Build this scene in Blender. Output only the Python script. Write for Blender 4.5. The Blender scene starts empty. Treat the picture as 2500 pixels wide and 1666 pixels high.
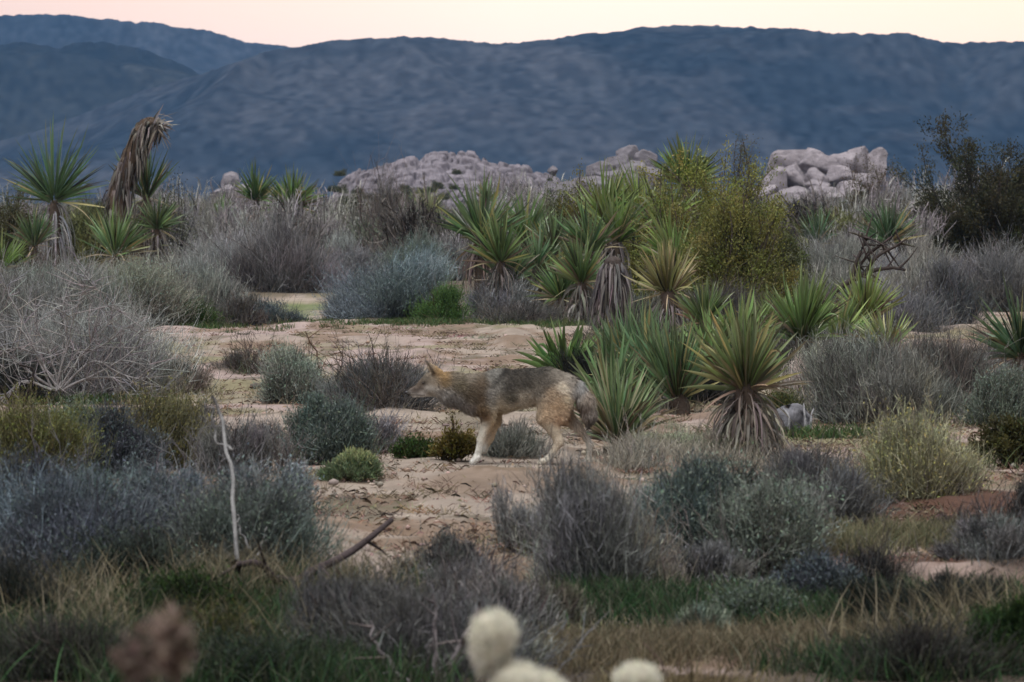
import bpy, math, random
import numpy as np

# ------------------------------------------------------------------ camera, sky, sun, exposure
S = bpy.context.scene
COL = S.collection
EYE = 1.55                       # eye height of the photographer
HOR, FPX = 500.0, 12500.0        # row of the eye-level horizon and focal length, in pixels of the 2500 wide photo
TILT = math.atan((833 - HOR) / FPX)
cd = bpy.data.cameras.new("camera"); cam = bpy.data.objects.new("camera", cd); COL.objects.link(cam)
cam.location = (0, 0, EYE); cam.rotation_euler = (math.pi / 2 - TILT, 0, 0)
cd.sensor_width = 36.0; cd.lens = FPX / 2500 * 36.0
cd.clip_start = 0.1; cd.clip_end = 30000
cd.dof.use_dof = True; cd.dof.focus_distance = 46.0; cd.dof.aperture_fstop = 10.5
S.camera = cam
S.view_settings.view_transform = 'Standard'; S.view_settings.look = 'None'
S.view_settings.exposure = 0.55; S.view_settings.gamma = 1.0

SUN_EL, SUN_AZ = math.radians(70), math.radians(150)     # added broad soft light from overhead, raised for contrast
W = bpy.data.worlds.new("World"); S.world = W; W.use_nodes = True
nt = W.node_tree; nt.nodes.clear()
def N(t, k, **kw):
    n = t.nodes.new(k)
    for a, b in kw.items(): setattr(n, a, b)
    return n
out = N(nt, 'ShaderNodeOutputWorld'); bg = N(nt, 'ShaderNodeBackground')
sky = N(nt, 'ShaderNodeTexSky'); sky.sky_type = 'NISHITA'; sky.sun_disc = False
sky.sun_elevation = math.radians(3); sky.sun_rotation = math.radians(20)
geo = N(nt, 'ShaderNodeTexCoord'); sep = N(nt, 'ShaderNodeSeparateXYZ')
nt.links.new(geo.outputs['Generated'], sep.inputs[0])
ramp = N(nt, 'ShaderNodeValToRGB')       # dusk: peach band on the horizon, slate blue overhead
cr = ramp.color_ramp
for e, (p, c) in zip([cr.elements[0], cr.elements[1]] + [cr.elements.new(p) for p in (.045, .12, .35)],
                     [(0, (1.03, .80, .665, 1)), (1, (.22, .30, .45, 1)), (.045, (.98, .78, .64, 1)), (.12, (.27, .265, .30, 1)), (.35, (.19, .235, .32, 1))]):
    e.position = p; e.color = c
nt.links.new(sep.outputs[2], ramp.inputs[0])
mr = N(nt, 'ShaderNodeMapRange'); mr.inputs[1].default_value = -.10; mr.inputs[2].default_value = .0
nt.links.new(sep.outputs[0], mr.inputs[0])
mr2 = N(nt, 'ShaderNodeMapRange'); mr2.inputs[1].default_value = 0.03; mr2.inputs[2].default_value = .12
nt.links.new(sep.outputs[0], mr2.inputs[0])
pk = N(nt, 'ShaderNodeMix', data_type='RGBA', blend_type='MIX')
nt.links.new(mr.outputs[0], pk.inputs[0]); pk.inputs[6].default_value = (.80, .74, .77, 1); pk.inputs[7].default_value = (1, 1, 1, 1)
pk2 = N(nt, 'ShaderNodeMix', data_type='RGBA', blend_type='MIX')
nt.links.new(mr2.outputs[0], pk2.inputs[0]); nt.links.new(pk.outputs[2], pk2.inputs[6]); pk2.inputs[7].default_value = (.95, .90, .87, 1)
mu = N(nt, 'ShaderNodeMix', data_type='RGBA', blend_type='MULTIPLY'); mu.inputs[0].default_value = 1
nt.links.new(ramp.outputs[0], mu.inputs[6]); nt.links.new(pk2.outputs[2], mu.inputs[7])
ad = N(nt, 'ShaderNodeMix', data_type='RGBA', blend_type='ADD'); ad.inputs[0].default_value = .012
nt.links.new(mu.outputs[2], ad.inputs[6]); nt.links.new(sky.outputs[0], ad.inputs[7])
nt.links.new(ad.outputs[2], bg.inputs[0]); bg.inputs[1].default_value = 1.0
nt.links.new(bg.outputs[0], out.inputs[0])
W.cycles.sampling_method = 'MANUAL'; W.cycles.sample_map_resolution = 512

sl = bpy.data.lights.new("sun", 'SUN'); so = bpy.data.objects.new("sun", sl); COL.objects.link(so)
sl.energy = 2.7; sl.angle = math.radians(46); sl.color = (1, .985, .975)
so.rotation_euler = (math.pi / 2 - SUN_EL, 0, math.radians(-28)); so.location = (0, 0, 60)

S.cycles.max_bounces = 5; S.cycles.diffuse_bounces = 3; S.cycles.glossy_bounces = 1; S.cycles.transmission_bounces = 3
S.cycles.transparent_max_bounces = 4; S.cycles.volume_bounces = 0
S.cycles.use_denoising = True
S.cycles.caustics_reflective = False; S.cycles.caustics_refractive = False

# ------------------------------------------------------------------ helpers
def hash2(ix, iy, seed):
    h = (ix.astype(np.int64) * 374761393 + iy.astype(np.int64) * 668265263 + seed * 974711) & 0xffffffff
    h = ((h ^ (h >> 13)) * 1274126177) & 0xffffffff
    return ((h ^ (h >> 16)) & 0xffff) / 65535.0
def vnoise(x, y, seed=0):
    x = np.asarray(x, float); y = np.asarray(y, float)
    ix = np.floor(x); iy = np.floor(y); fx = x - ix; fy = y - iy
    fx = fx * fx * (3 - 2 * fx); fy = fy * fy * (3 - 2 * fy)
    a = hash2(ix, iy, seed); b = hash2(ix + 1, iy, seed); c = hash2(ix, iy + 1, seed); d = hash2(ix + 1, iy + 1, seed)
    return (a * (1 - fx) + b * fx) * (1 - fy) + (c * (1 - fx) + d * fx) * fy
def fbm(x, y, seed=0, o=4, g=.5):
    s = 0; a = 1; t = 0
    for k in range(o):
        s = s + a * vnoise(x * 2 ** k, y * 2 ** k, seed + k * 17); t += a; a *= g
    return s / t
def sstep(a, b, x):
    t = np.clip((x - a) / (b - a), 0, 1); return t * t * (3 - 2 * t)

ct, st = math.cos(TILT), math.sin(TILT)
def ray(u, v):
    u = np.asarray(u, float); v = np.asarray(v, float)
    a = (u - 1250); b = (833 - v)
    return np.stack([a + 0 * b, FPX * ct + b * st + 0 * a, -FPX * st + b * ct + 0 * a], -1) / FPX
def bank_y(x):            # edge of the little wash bank
    return 22.4 + .25 * np.sin(x * 2.1) + .12 * np.sin(x * 5.3 + 1)
def ground_z(x, y):
    x = np.asarray(x, float); y = np.asarray(y, float)
    z = .045 * (fbm(x * .22 + 9, y * .16 + 3, 5, 3) - .5) * 2 * sstep(8, 20, y)
    z = z * (1 - .5 * sstep(60, 120, y))
    z = z - .13 * (1 - sstep(-.12, .03, y - bank_y(x)))
    # coyote stands level
    r = np.hypot(x - .0, (y - 30.7) * .6)
    return z * sstep(.3, 1.6, r)
def at(u, v):
    """world point where the line of sight through photo pixel (u, v) meets the ground"""
    d = ray(u, v); t = EYE / -d[2]
    for _ in range(40):
        z = float(ground_z(d[0] * t, d[1] * t)); t2 = (EYE - z) / -d[2]
        t = .5 * t + .5 * t2
    p = np.array([d[0] * t, d[1] * t, 0]); p[2] = float(ground_z(p[0], p[1])); return p
def ppm(p): return FPX / p[1]

class MB:
    def __init__(s): s.v = []; s.f4 = []; s.f3 = []; s.c = []; s.n = 0
    def add(s, v, q=None, t=None, c=(1, 1, 1)):
        v = np.asarray(v, np.float32).reshape(-1, 3)
        c = np.broadcast_to(np.asarray(c, np.float32), v.shape)
        s.v.append(v); s.c.append(c)
        if q is not None and len(q): s.f4.append(np.asarray(q, np.int32) + s.n)
        if t is not None and len(t): s.f3.append(np.asarray(t, np.int32) + s.n)
        s.n += len(v)
    def mesh(s, name, mat, smooth=True):
        v = np.concatenate(s.v); c = np.concatenate(s.c)
        q = np.concatenate(s.f4) if s.f4 else np.zeros((0, 4), np.int32)
        t = np.concatenate(s.f3) if s.f3 else np.zeros((0, 3), np.int32)
        me = bpy.data.meshes.new(name)
        me.vertices.add(len(v)); me.vertices.foreach_set('co', v.ravel())
        me.loops.add(q.size + t.size); me.loops.foreach_set('vertex_index', np.concatenate([q.ravel(), t.ravel()]))
        me.polygons.add(len(q) + len(t))
        ls = np.concatenate([np.arange(len(q)) * 4, q.size + np.arange(len(t)) * 3]).astype(np.int32)
        me.polygons.foreach_set('loop_start', ls)
        me.update(calc_edges=True)
        a = me.color_attributes.new('tint', 'FLOAT_COLOR', 'POINT')
        a.data.foreach_set('color', np.concatenate([c, np.ones((len(c), 1), np.float32)], 1).ravel())
        me.materials.append(mat)
        if smooth: me.polygons.foreach_set('use_smooth', np.ones(len(me.polygons), bool))
        me.update(); return me
    def build(s, name, mat, parent=None, smooth=True):
        o = bpy.data.objects.new(name, s.mesh(name, mat, smooth)); COL.objects.link(o)
        if parent: o.parent = parent
        return o
def unit(a): return a / np.maximum(np.linalg.norm(a, axis=-1, keepdims=True), 1e-9)
def ribbons(mb, P, Wd, C, rng, fold=0.0, side=None):
    """P (N,K,3) centre lines, Wd (N,K) full widths, C (N,3) or (N,K,3)"""
    n, k, _ = P.shape
    T = unit(np.gradient(P, axis=1))
    if side is None: side = unit(rng.normal(size=(n, 1, 3)))
    sd = unit(np.cross(T, side)); C = np.asarray(C)
    if C.ndim == 2: C = np.repeat(C[:, None, :], k, 1)
    hw = (Wd * .5)[..., None]
    if fold:
        nm = np.cross(sd, T)
        V = np.stack([P - sd * hw + nm * hw * fold, P, P + sd * hw + nm * hw * fold], 2); m = 3
    else:
        V = np.stack([P - sd * hw, P + sd * hw], 2); m = 2
    idx = np.arange(n * k * m).reshape(n, k, m)
    Q = [np.stack([idx[:, :-1, j], idx[:, :-1, j + 1], idx[:, 1:, j + 1], idx[:, 1:, j]], -1).reshape(-1, 4) for j in range(m - 1)]
    mb.add(V.reshape(-1, 3), np.concatenate(Q), None, np.repeat(C[:, :, None, :], m, 2).reshape(-1, 3))
def tubes(mb, P, R, C, sides=5):
    """round limbs: P (N,K,3), R (N,K)"""
    n, k, _ = P.shape
    T = unit(np.gradient(P, axis=1)); ref = np.where(np.abs(T[..., 2:3]) > .9, np.array([1., 0, 0]), np.array([0, 0, 1.]))
    a = unit(np.cross(T, ref)); b = np.cross(T, a)
    th = np.arange(sides) / sides * 2 * np.pi
    V = P[:, :, None, :] + R[..., None, None] * (a[:, :, None, :] * np.cos(th)[None, None, :, None] + b[:, :, None, :] * np.sin(th)[None, None, :, None])
    idx = np.arange(n * k * sides).reshape(n, k, sides); nx = np.roll(idx, -1, 2)
    Q = np.stack([idx[:, :-1], nx[:, :-1], nx[:, 1:], idx[:, 1:]], -1).reshape(-1, 4)
    C = np.asarray(C, float)
    if C.ndim == 1: C = np.broadcast_to(C, (n, 3))
    mb.add(V.reshape(-1, 3), Q, None, np.repeat(C, k * sides, 0))
def path(pts, n):
    """smooth curve through the given points"""
    p = np.asarray(pts, float); m = len(p)
    t = np.linspace(0, m - 1, n); i = np.clip(np.floor(t).astype(int), 0, m - 2); f = (t - i)[:, None]
    p0 = p[np.clip(i - 1, 0, m - 1)]; p1 = p[i]; p2 = p[i + 1]; p3 = p[np.clip(i + 2, 0, m - 1)]
    return .5 * ((2 * p1) + (p2 - p0) * f + (2 * p0 - 5 * p1 + 4 * p2 - p3) * f ** 2 + (3 * p1 - p0 - 3 * p2 + p3) * f ** 3)

def material(name, rough=.85, translucent=0.0, noise=None, spec=.15, bump=None):
    """albedo = the mesh's own colour attribute, broken up by fine noise"""
    m = bpy.data.materials.new(name); m.use_nodes = True; t = m.node_tree; t.nodes.clear()
    o = N(t, 'ShaderNodeOutputMaterial'); p = N(t, 'ShaderNodeBsdfPrincipled')
    p.inputs['Roughness'].default_value = rough; p.inputs['Specular IOR Level'].default_value = spec
    a = N(t, 'ShaderNodeAttribute'); a.attribute_name = 'tint'
    c = a.outputs['Color']
    co = N(t, 'ShaderNodeTexCoord')
    if noise:
        sc, lo, hi = noise
        nz = N(t, 'ShaderNodeTexNoise'); nz.inputs['Scale'].default_value = sc; nz.inputs['Detail'].default_value = 5; nz.inputs['Roughness'].default_value = .65
        t.links.new(co.outputs['Object'], nz.inputs['Vector'])
        r = N(t, 'ShaderNodeMapRange'); r.inputs[1].default_value = .25; r.inputs[2].default_value = .75; r.inputs[3].default_value = lo; r.inputs[4].default_value = hi
        t.links.new(nz.outputs[0], r.inputs[0])
        mx = N(t, 'ShaderNodeMix', data_type='RGBA', blend_type='MULTIPLY'); mx.inputs[0].default_value = 1
        t.links.new(c, mx.inputs[6]); t.links.new(r.outputs[0], mx.inputs[7]); c = mx.outputs[2]
    t.links.new(c, p.inputs['Base Color'])
    if bump:
        sc, ds, sg = bump
        nb = N(t, 'ShaderNodeTexNoise'); nb.inputs['Scale'].default_value = sc; nb.inputs['Detail'].default_value = 8; nb.inputs['Roughness'].default_value = .7
        t.links.new(co.outputs['Object'], nb.inputs['Vector'])
        b = N(t, 'ShaderNodeBump'); b.inputs['Distance'].default_value = ds; b.inputs['Strength'].default_value = sg
        t.links.new(nb.outputs[0], b.inputs['Height']); t.links.new(b.outputs[0], p.inputs['Normal'])
    s = p.outputs[0]
    if translucent:
        tr = N(t, 'ShaderNodeBsdfTranslucent'); t.links.new(c, tr.inputs[0])
        ms = N(t, 'ShaderNodeMixShader'); ms.inputs[0].default_value = translucent
        t.links.new(s, ms.inputs[1]); t.links.new(tr.outputs[0], ms.inputs[2]); s = ms.outputs[0]
    t.links.new(s, o.inputs[0]); return m
M_twig = material('twig', .9, .12, spec=.05)
M_leaf = material('leaf', .6, .25, spec=.2)
M_yucca = material('yucca_leaf', .42, .12, spec=.5)
M_dead = material('dead_leaf', .9, .15, spec=.05)
M_bark = material('bark', .95, 0, (14, .55, 1.25), .05, (30, .02, .8))
M_grass = material('grass_blade', .7, .25, spec=.1)
M_soil = material('soil', .97, 0, (2.2, .74, 1.2), .03, (9, .05, .8))
M_hill = material('hill', 1, 0, (.12, .72, 1.28), 0)
M_rock = material('granite', .95, 0, (1.1, .62, 1.25), .05, (1.6, .5, .9))
M_fur = material('fur', .85, .08, (30, .85, 1.12), .1)
M_wet = material('wet_dark', .35, 0, None, .5)
M_litter = material('litter', .95, .1, spec=.03)
M_fuzz = material('cholla', .8, .2, (60, .75, 1.15), .1)

ALL_LABELS = {}
def tag(o, label, cat, group=None, kind=None):
    o['label'] = label; o['category'] = cat
    if group: o['group'] = group
    if kind: o['kind'] = kind
    return o
def thing(name, loc, label, cat, group=None):
    o = bpy.data.objects.new(name, None); COL.objects.link(o); o.location = loc; o.empty_display_size = .2
    return tag(o, label, cat, group)

def jit(rng, n, c, v=.15, hue=.05):
    c = np.asarray(c, float)
    return np.clip(c * (1 + rng.normal(0, v, (n, 1))) * (1 + rng.normal(0, hue, (n, 3))), .004, .95)

# ------------------------------------------------------------------ ground
def build_ground():
    ys = np.concatenate([[-120, -40, -10, 0, 4, 8], np.arange(11, 17, .5), np.arange(17, 40, .07), np.arange(40, 75, .16), np.geomspace(75, 9500, 170)])
    tt = np.concatenate([-np.geomspace(1.4, .125, 30), np.linspace(-.12, .12, 420), np.geomspace(.125, 1.4, 30)])
    Y, T = np.meshgrid(ys, tt, indexing='ij')
    X = T * (np.abs(Y) + 3)
    Z = ground_z(X, Y)
    near = sstep(14, 20, Y) * (1 - sstep(60, 110, Y))
    rel = (fbm(X * 3.1, Y * 1.6, 21, 4, .6) - .5) * .05 + (np.maximum(fbm(X * 1.1, Y * .55, 31, 3) - .56, 0)) * .26
    Z = Z + near * rel * sstep(.25, .9, np.hypot(X, (Y - 30.6) * .7))
    sand = np.array([.305, .242, .218]); tan = np.array([.27, .226, .186]); brown = np.array([.165, .115, .08]); red = np.array([.085, .047, .034])
    green = np.array([.085, .12, .05]); olive = np.array([.19, .18, .105]); pinkd = np.array([.36, .235, .2]); duff_shade = np.array([.085, .072, .056])
    def mix(c, d, m): return c * (1 - m[..., None]) + d * m[..., None]
    C = np.broadcast_to(sand, X.shape + (3,)).copy()
    C = mix(C, tan, sstep(.42, .6, fbm(X * .5, Y * .12, 3, 3)))
    # brown dried litter drifts, stretched along the ground
    lit = sstep(.49, .62, fbm(X * 1.4, Y * .6, 41, 5, .62))
    C = mix(C, brown, .75 * lit)
    C = mix(C, olive, .75 * sstep(.50, .62, fbm(X * .8 + 5, Y * .25, 51, 5, .6)) * sstep(30, 44, Y))
    C = mix(C, np.array([.115, .10, .07]), .7 * sstep(.60, .68, fbm(X * 2.6 + 2, Y * 1.1, 55, 4, .6)))
    U = 1250 + X / np.maximum(Y, 1) * FPX
    V = HOR + EYE * FPX / np.maximum(Y, 1)
    def patch(x0, y0, rx, ry, seed, amt=1.):
        d = np.hypot((X - x0) / rx, (Y - y0) / ry) + (fbm(X * 2, Y * .8, seed, 4) - .5) * 1.1
        return amt * (1 - sstep(.65, 1.05, d))
    for (u, v, rx, ry, col, sd, am) in [(2330, 1245, .75, 1.3, red, 61, .95), (2260, 1370, .8, .8, red, 62, .95), (1900, 1610, .7, .5, brown * .7, 63, .8),
                                      (1300, 785, 2.2, 1.8, olive * .8, 64, .9), (1120, 778, 1.7, 1.3, green, 65, .8), (1650, 770, 2.4, 5, green * .9, 66, .9),
                                      (700, 760, 1.3, 5, green * 1.2, 67, .7), (300, 1010, 1.2, 1.2, olive, 68, .7), (1980, 1070, .8, .9, olive, 69, .8),
                                      (1250, 1420, .32, .5, pinkd * .8, 70, .9), (1000, 1060, .8, .8, brown, 71, .7), (1270, 1190, .6, 1.4, brown, 72, .6),
                                      (1020, 1290, .7, .8, brown * 1.1, 73, .6), (600, 1170, .5, 1., brown, 74, .6), (520, 880, 1.6, .9, olive, 75, .5)]:
        p = at(u, v); C = mix(C, col, patch(p[0], p[1], rx, ry, sd, am))
    # leaf litter and plant cover under scrub, darkened to paint shade in its gaps
    C = mix(C, duff_shade, .8 * sstep(72, 84, Y) * sstep(.40, .52, fbm(X * .3, Y * .07, 81, 3)))
    C = mix(C, duff_shade * .75, .92 * (1 - sstep(20.0, 21.6, Y)) * sstep(.28, .45, fbm(X * 1.6, Y * .8, 91, 3)))
    C = mix(C, np.array([.14, .14, .115]), .9 * sstep(150, 260, Y))
    bk = np.exp(-((Y - bank_y(X)) / .07) ** 2)
    C = mix(C, np.array([.38, .31, .275]), .6 * bk * sstep(.40, .55, fbm(X * 2.2, Y * .1, 95, 2)))
    C = C * (.74 + .52 * fbm(X * 6, Y * 2.4, 101, 5, .7))[..., None]
    n, k = X.shape; idx = np.arange(n * k).reshape(n, k)
    Q = np.stack([idx[:-1, :-1], idx[:-1, 1:], idx[1:, 1:], idx[1:, :-1]], -1).reshape(-1, 4)
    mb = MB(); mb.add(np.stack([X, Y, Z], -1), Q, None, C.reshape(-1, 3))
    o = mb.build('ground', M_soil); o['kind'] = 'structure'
    o['label'] = 'pinkish tan sandy desert floor with drifts of brown litter'
build_ground()

# ------------------------------------------------------------------ mountains (heightfields behind traced ridgelines)
def mountain(name, label, ridge, Y0, Yf, seed, col, pale, fold=1.0, back=900):
    r = np.array(ridge, float); us = np.linspace(r[0, 0], r[-1, 0], int((r[-1, 0] - r[0, 0]) / 4.2))
    vs = np.interp(us, r[:, 0], r[:, 1])
    ker = np.array([1, 2, 3, 2, 1.]); ker /= ker.sum()
    vs = np.convolve(np.pad(vs, 2, mode='edge'), ker, 'valid')
    kb = np.hanning(61); kb /= kb.sum(); vsm = np.convolve(np.pad(vs, 30, mode='edge'), kb, 'valid'); dm = ray(us, vsm); Hm = EYE + dm[:, 2] / dm[:, 1] * Y0
    vs = vs + (vnoise(us * .06, us * 0, seed) - .5) * 5 + (vnoise(us * .17, us * 0, seed + 1) - .5) * 2.5
    d = ray(us, vs); H = EYE + d[:, 2] / d[:, 1] * Y0
    s = np.concatenate([-np.linspace(1, .05, 8), np.linspace(0, 1, 260)])
    Sg, Ug = np.meshgrid(s, us, indexing='ij'); Hg = np.broadcast_to(H, Sg.shape)
    Yg = np.where(Sg < 0, Y0 - Sg * back, Y0 - Sg * (Y0 - Yf))
    Xg = (Ug - 1250) / FPX * Y0 * (1 - .12 * np.clip(Sg, 0, 1))
    sp = np.clip(Sg, 0, 1)
    prof = (1 - sp) ** 1.25
    env = np.clip(sp * 5, 0, 1) * (1 - sp) ** .6
    xw = Xg + 130 * (fbm(Xg / 420, Yg / 420, seed + 7, 3) - .5)
    rd = 1 - np.abs(fbm(xw / 230, Yg / 620, seed + 3, 3) * 2 - 1) * 2.2
    rd2 = 1 - np.abs(fbm(xw / 60, Yg / 120, seed + 4, 4) * 2 - 1) * 2.2
    big = fbm(Xg / 340, Yg / 230, seed + 5, 3) - .5
    Hs = np.broadcast_to(Hm, Sg.shape)
    Z = Hs * prof + (Hg - Hs) * np.exp(-sp * 16) + fold * env * (26 * rd + 7 * rd2 + 70 * big)
    Z = np.where(Sg < 0, Hg * (1 - Sg * Sg), Z)
    Zs = Hg * (1 - .0 * sp)
    # nothing may rise over the traced ridge line as seen from the road
    lim = EYE + (Hg - EYE) * Yg / Y0 - 2 * sp
    Z = np.where((Sg > 0), np.minimum(Z, lim), Z)
    Z = Z - 3 * (sp > .98)
    f1 = fbm(xw / 52 + Yg / 160, Yg / 85 - .5 * xw / 52, seed + 8, 6, .66); f2 = fbm(Xg / 240, Yg / 200, seed + 9, 3)
    m = np.clip(sstep(.40, .70, f1) * .55 + sstep(.42, .68, f2) * .6, 0, 1)[..., None]
    spk = (.6 + .8 * vnoise(Xg / 4.5, Yg / 9, seed + 11))[..., None]
    C = (np.array(col) * (1 - m) + np.array(pale) * m) * spk  # some of the distance haze's blue is put into the hill colours
    n, k = Z.shape; idx = np.arange(n * k).reshape(n, k)
    Q = np.stack([idx[:-1, :-1], idx[1:, :-1], idx[1:, 1:], idx[:-1, 1:]], -1).reshape(-1, 4)
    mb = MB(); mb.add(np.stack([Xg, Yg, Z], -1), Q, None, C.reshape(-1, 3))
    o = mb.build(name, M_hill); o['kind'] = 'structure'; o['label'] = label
    return o
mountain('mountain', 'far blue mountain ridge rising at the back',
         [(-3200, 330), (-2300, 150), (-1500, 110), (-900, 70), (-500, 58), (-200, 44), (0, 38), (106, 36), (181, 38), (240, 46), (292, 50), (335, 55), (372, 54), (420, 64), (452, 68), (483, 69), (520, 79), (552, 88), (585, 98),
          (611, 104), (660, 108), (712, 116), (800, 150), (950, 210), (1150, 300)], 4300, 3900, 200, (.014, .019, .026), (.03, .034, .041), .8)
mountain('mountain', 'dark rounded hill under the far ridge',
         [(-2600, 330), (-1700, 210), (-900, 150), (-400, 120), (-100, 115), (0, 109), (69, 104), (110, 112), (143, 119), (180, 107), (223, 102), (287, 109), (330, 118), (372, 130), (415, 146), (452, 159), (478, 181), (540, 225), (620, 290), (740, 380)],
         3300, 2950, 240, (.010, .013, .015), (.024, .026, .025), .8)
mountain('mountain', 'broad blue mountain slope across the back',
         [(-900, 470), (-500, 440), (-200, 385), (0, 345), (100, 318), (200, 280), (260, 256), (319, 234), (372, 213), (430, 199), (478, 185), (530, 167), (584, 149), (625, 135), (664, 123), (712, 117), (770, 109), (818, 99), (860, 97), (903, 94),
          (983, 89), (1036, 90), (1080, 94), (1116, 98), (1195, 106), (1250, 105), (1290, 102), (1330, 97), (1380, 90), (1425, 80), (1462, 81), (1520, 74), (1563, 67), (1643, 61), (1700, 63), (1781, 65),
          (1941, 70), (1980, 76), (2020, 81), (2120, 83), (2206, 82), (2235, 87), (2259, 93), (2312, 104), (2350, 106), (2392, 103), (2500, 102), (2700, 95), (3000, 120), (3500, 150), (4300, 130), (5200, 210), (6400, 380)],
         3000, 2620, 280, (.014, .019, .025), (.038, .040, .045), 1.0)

# ------------------------------------------------------------------ granite
def ico(n=3):
    import bmesh
    bm = bmesh.new(); bmesh.ops.create_icosphere(bm, subdivisions=n, radius=1)
    bm.verts.ensure_lookup_table()
    v = np.array([q.co[:] for q in bm.verts]); f = np.array([[w.index for w in q.verts] for q in bm.faces]); bm.free(); return v, f
ICO = {k: ico(k) for k in (2, 3, 4)}
def boulder(u, v, wpx, hpx, D, label, seed, rot=0, group='granite boulders of the rock pile', tone=(.46, .41, .40), sub=4, name='boulder', flat=11):
    rng = np.random.default_rng(seed); V, F = ICO[sub]
    s = D / FPX
    v = v + hpx * .10; wpx, hpx = wpx * 1.34, hpx * 1.46; rx, rz = wpx * s / 2, hpx * s / 2; ry = (rx + rz) * .55
    p = V.copy()
    # superquadric rounding: weathered blocks, not balls
    e = .62
    p = np.sign(p) * np.abs(p) ** e
    for k in range(flat):           # cleaved faces
        nrm = unit(rng.normal(size=3)); lim = rng.uniform(.55, .88)
        dd = p @ nrm; p = p - np.maximum(dd - lim, 0)[:, None] * nrm * .97
    n1 = fbm(p[:, 0] * 1.3 + seed, p[:, 2] * 1.3 + p[:, 1] * 1.1, seed, 3) - .5
    n2 = fbm(p[:, 0] * 5 + seed, p[:, 2] * 5 + p[:, 1] * 4, seed + 5, 3) - .5
    p = p * (1 + .24 * n1 + .12 * n2)[:, None]
    p = p / np.max(np.abs(p), 0)
    p = p * np.array([rx, ry, rz])
    c, sn = math.cos(rot), math.sin(rot)
    p = np.stack([p[:, 0] * c - p[:, 2] * sn, p[:, 1], p[:, 0] * sn + p[:, 2] * c], -1)
    mb = MB(); mb.add(p, None, F, np.array(tone) * rng.uniform(.9, 1.08) * (.88 + .24 * fbm(p[:, 0] * 1.1, p[:, 2] * 2.2 + p[:, 1], seed, 4))[:, None])
    d = ray(u, v) * D
    o = mb.build(name, M_rock); o.location = (d[0], d[1], EYE + d[2])
    tag(o, label, 'boulder', group)
    return o
RT = (.315, .285, .30)
def pile():
    D = 330
    L = [  # u, v, w, h, dD, rot, label
        (1960, 406, 150, 74, 0, .12, 'long pale boulder sloping up to the top of the right rock pile'),
        (1990, 392, 70, 44, -1, -.3, 'dark capped boulder at the peak of the right rock pile'),
        (2045, 400, 62, 60, 0, -.25, 'rounded upright boulder just left of the deep gap in the rock pile'),
        (2094, 404, 52, 72, 1, .1, 'tall round topped boulder split by a dark vertical crack'),
        (2136, 406, 58, 74, 1, -.05, 'square shouldered boulder at the right end of the rock pile'),
        (2060, 432, 66, 46, -2, -.2, 'smooth boulder wedged below the upright one in the rock pile'),
        (2000, 438, 56, 40, -3, -.45, 'pinkish slanted boulder in the middle of the rock pile'),
        (1994, 452, 50, 26, -4, -.2, 'flat bottomed boulder with a sharp shadow line below'),
        (1940, 442, 70, 62, -2, .5, 'broad grey boulder under the long sloping one'),
        (1895, 452, 66, 60, -3, .55, 'steep slab boulder at the left shoulder of the rock pile'),
        (1862, 470, 58, 34, -4, .3, 'low pale boulder at the far left foot of the rock pile'),
        (1925, 480, 84, 46, -5, .05, 'wide shaded boulder near the base of the rock pile'),
        (2020, 480, 74, 40, -5, -.1, 'lilac grey boulder low in the centre of the rock pile'),
        (2075, 470, 62, 48, -4, .2, 'jumbled boulder low at the right side of the rock pile'),
        (1970, 500, 90, 40, -6, 0, 'half buried boulder at the foot of the rock pile'),
        (2110, 455, 70, 54, -1, 0, 'shadowed boulder behind the brown bush on the rock pile'),
        (1900, 512, 70, 30, -6, .1, 'small low boulder beside the olive bush in front of the pile')]
    for i, (u, v, w, h, dd, r, lab) in enumerate(L):
        boulder(u, v, w, h, D + dd, lab, 300 + i, r, tone=RT)
    # knob of rock showing over the yucca heads, centre
    K = [(1530, 385, 50, 46, .2, 'dome shaped boulder topping the rock knob above the green yuccas'),
         (1500, 402, 60, 40, .3, 'sloping boulder left of the dome on the rock knob'),
         (1574, 394, 46, 44, -.4, 'tilted boulder right of the dome on the rock knob'),
         (1540, 412, 70, 38, .1, 'grey boulder below the dome on the rock knob'),
         (1465, 415, 60, 40, .3, 'low left boulder of the rock knob behind the leafy branch'),
         (1510, 442, 90, 50, 0, 'pale boulder at the foot of the rock knob'),
         (1585, 432, 60, 60, -.2, 'boulder on the right flank of the rock knob, half behind leaves'),
         (1450, 455, 80, 46, .2, 'broad lower boulder at the left of the rock knob'),
         (1348, 416, 20, 18, 0, 'tiny pale pinnacle stone on the saddle between outcrop and knob'),
         (1378, 470, 64, 40, .3, 'pale slabby boulder low between the outcrop and the knob'),
         (1395, 492, 60, 50, .5, 'cracked pale boulder standing above the yucca tips in the saddle'),
         (1345, 488, 50, 30, 0, 'low pale boulder beside the cracked one in the saddle')]
    for i, (u, v, w, h, r, lab) in enumerate(K):
        boulder(u, v, w, h, 360 - (v - 385) * .06, lab, 400 + i, r, 'boulders of the central rock knob', tone=(.215, .20, .215))
    K = [(557, 448, 46, 44, .2, 'rounded pale boulder alone on the plain at left'),
         (590, 470, 60, 34, .0, 'low grey boulder at the right of the lone pale one'),
         (545, 474, 50, 30, .3, 'small boulder under the lone pale one')]
    for i, (u, v, w, h, r, lab) in enumerate(K):
        boulder(u, v, w, h, 420 - i * 2, lab, 450 + i, r, 'boulders on the plain at left', tone=(.27, .25, .265))
pile()
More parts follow.
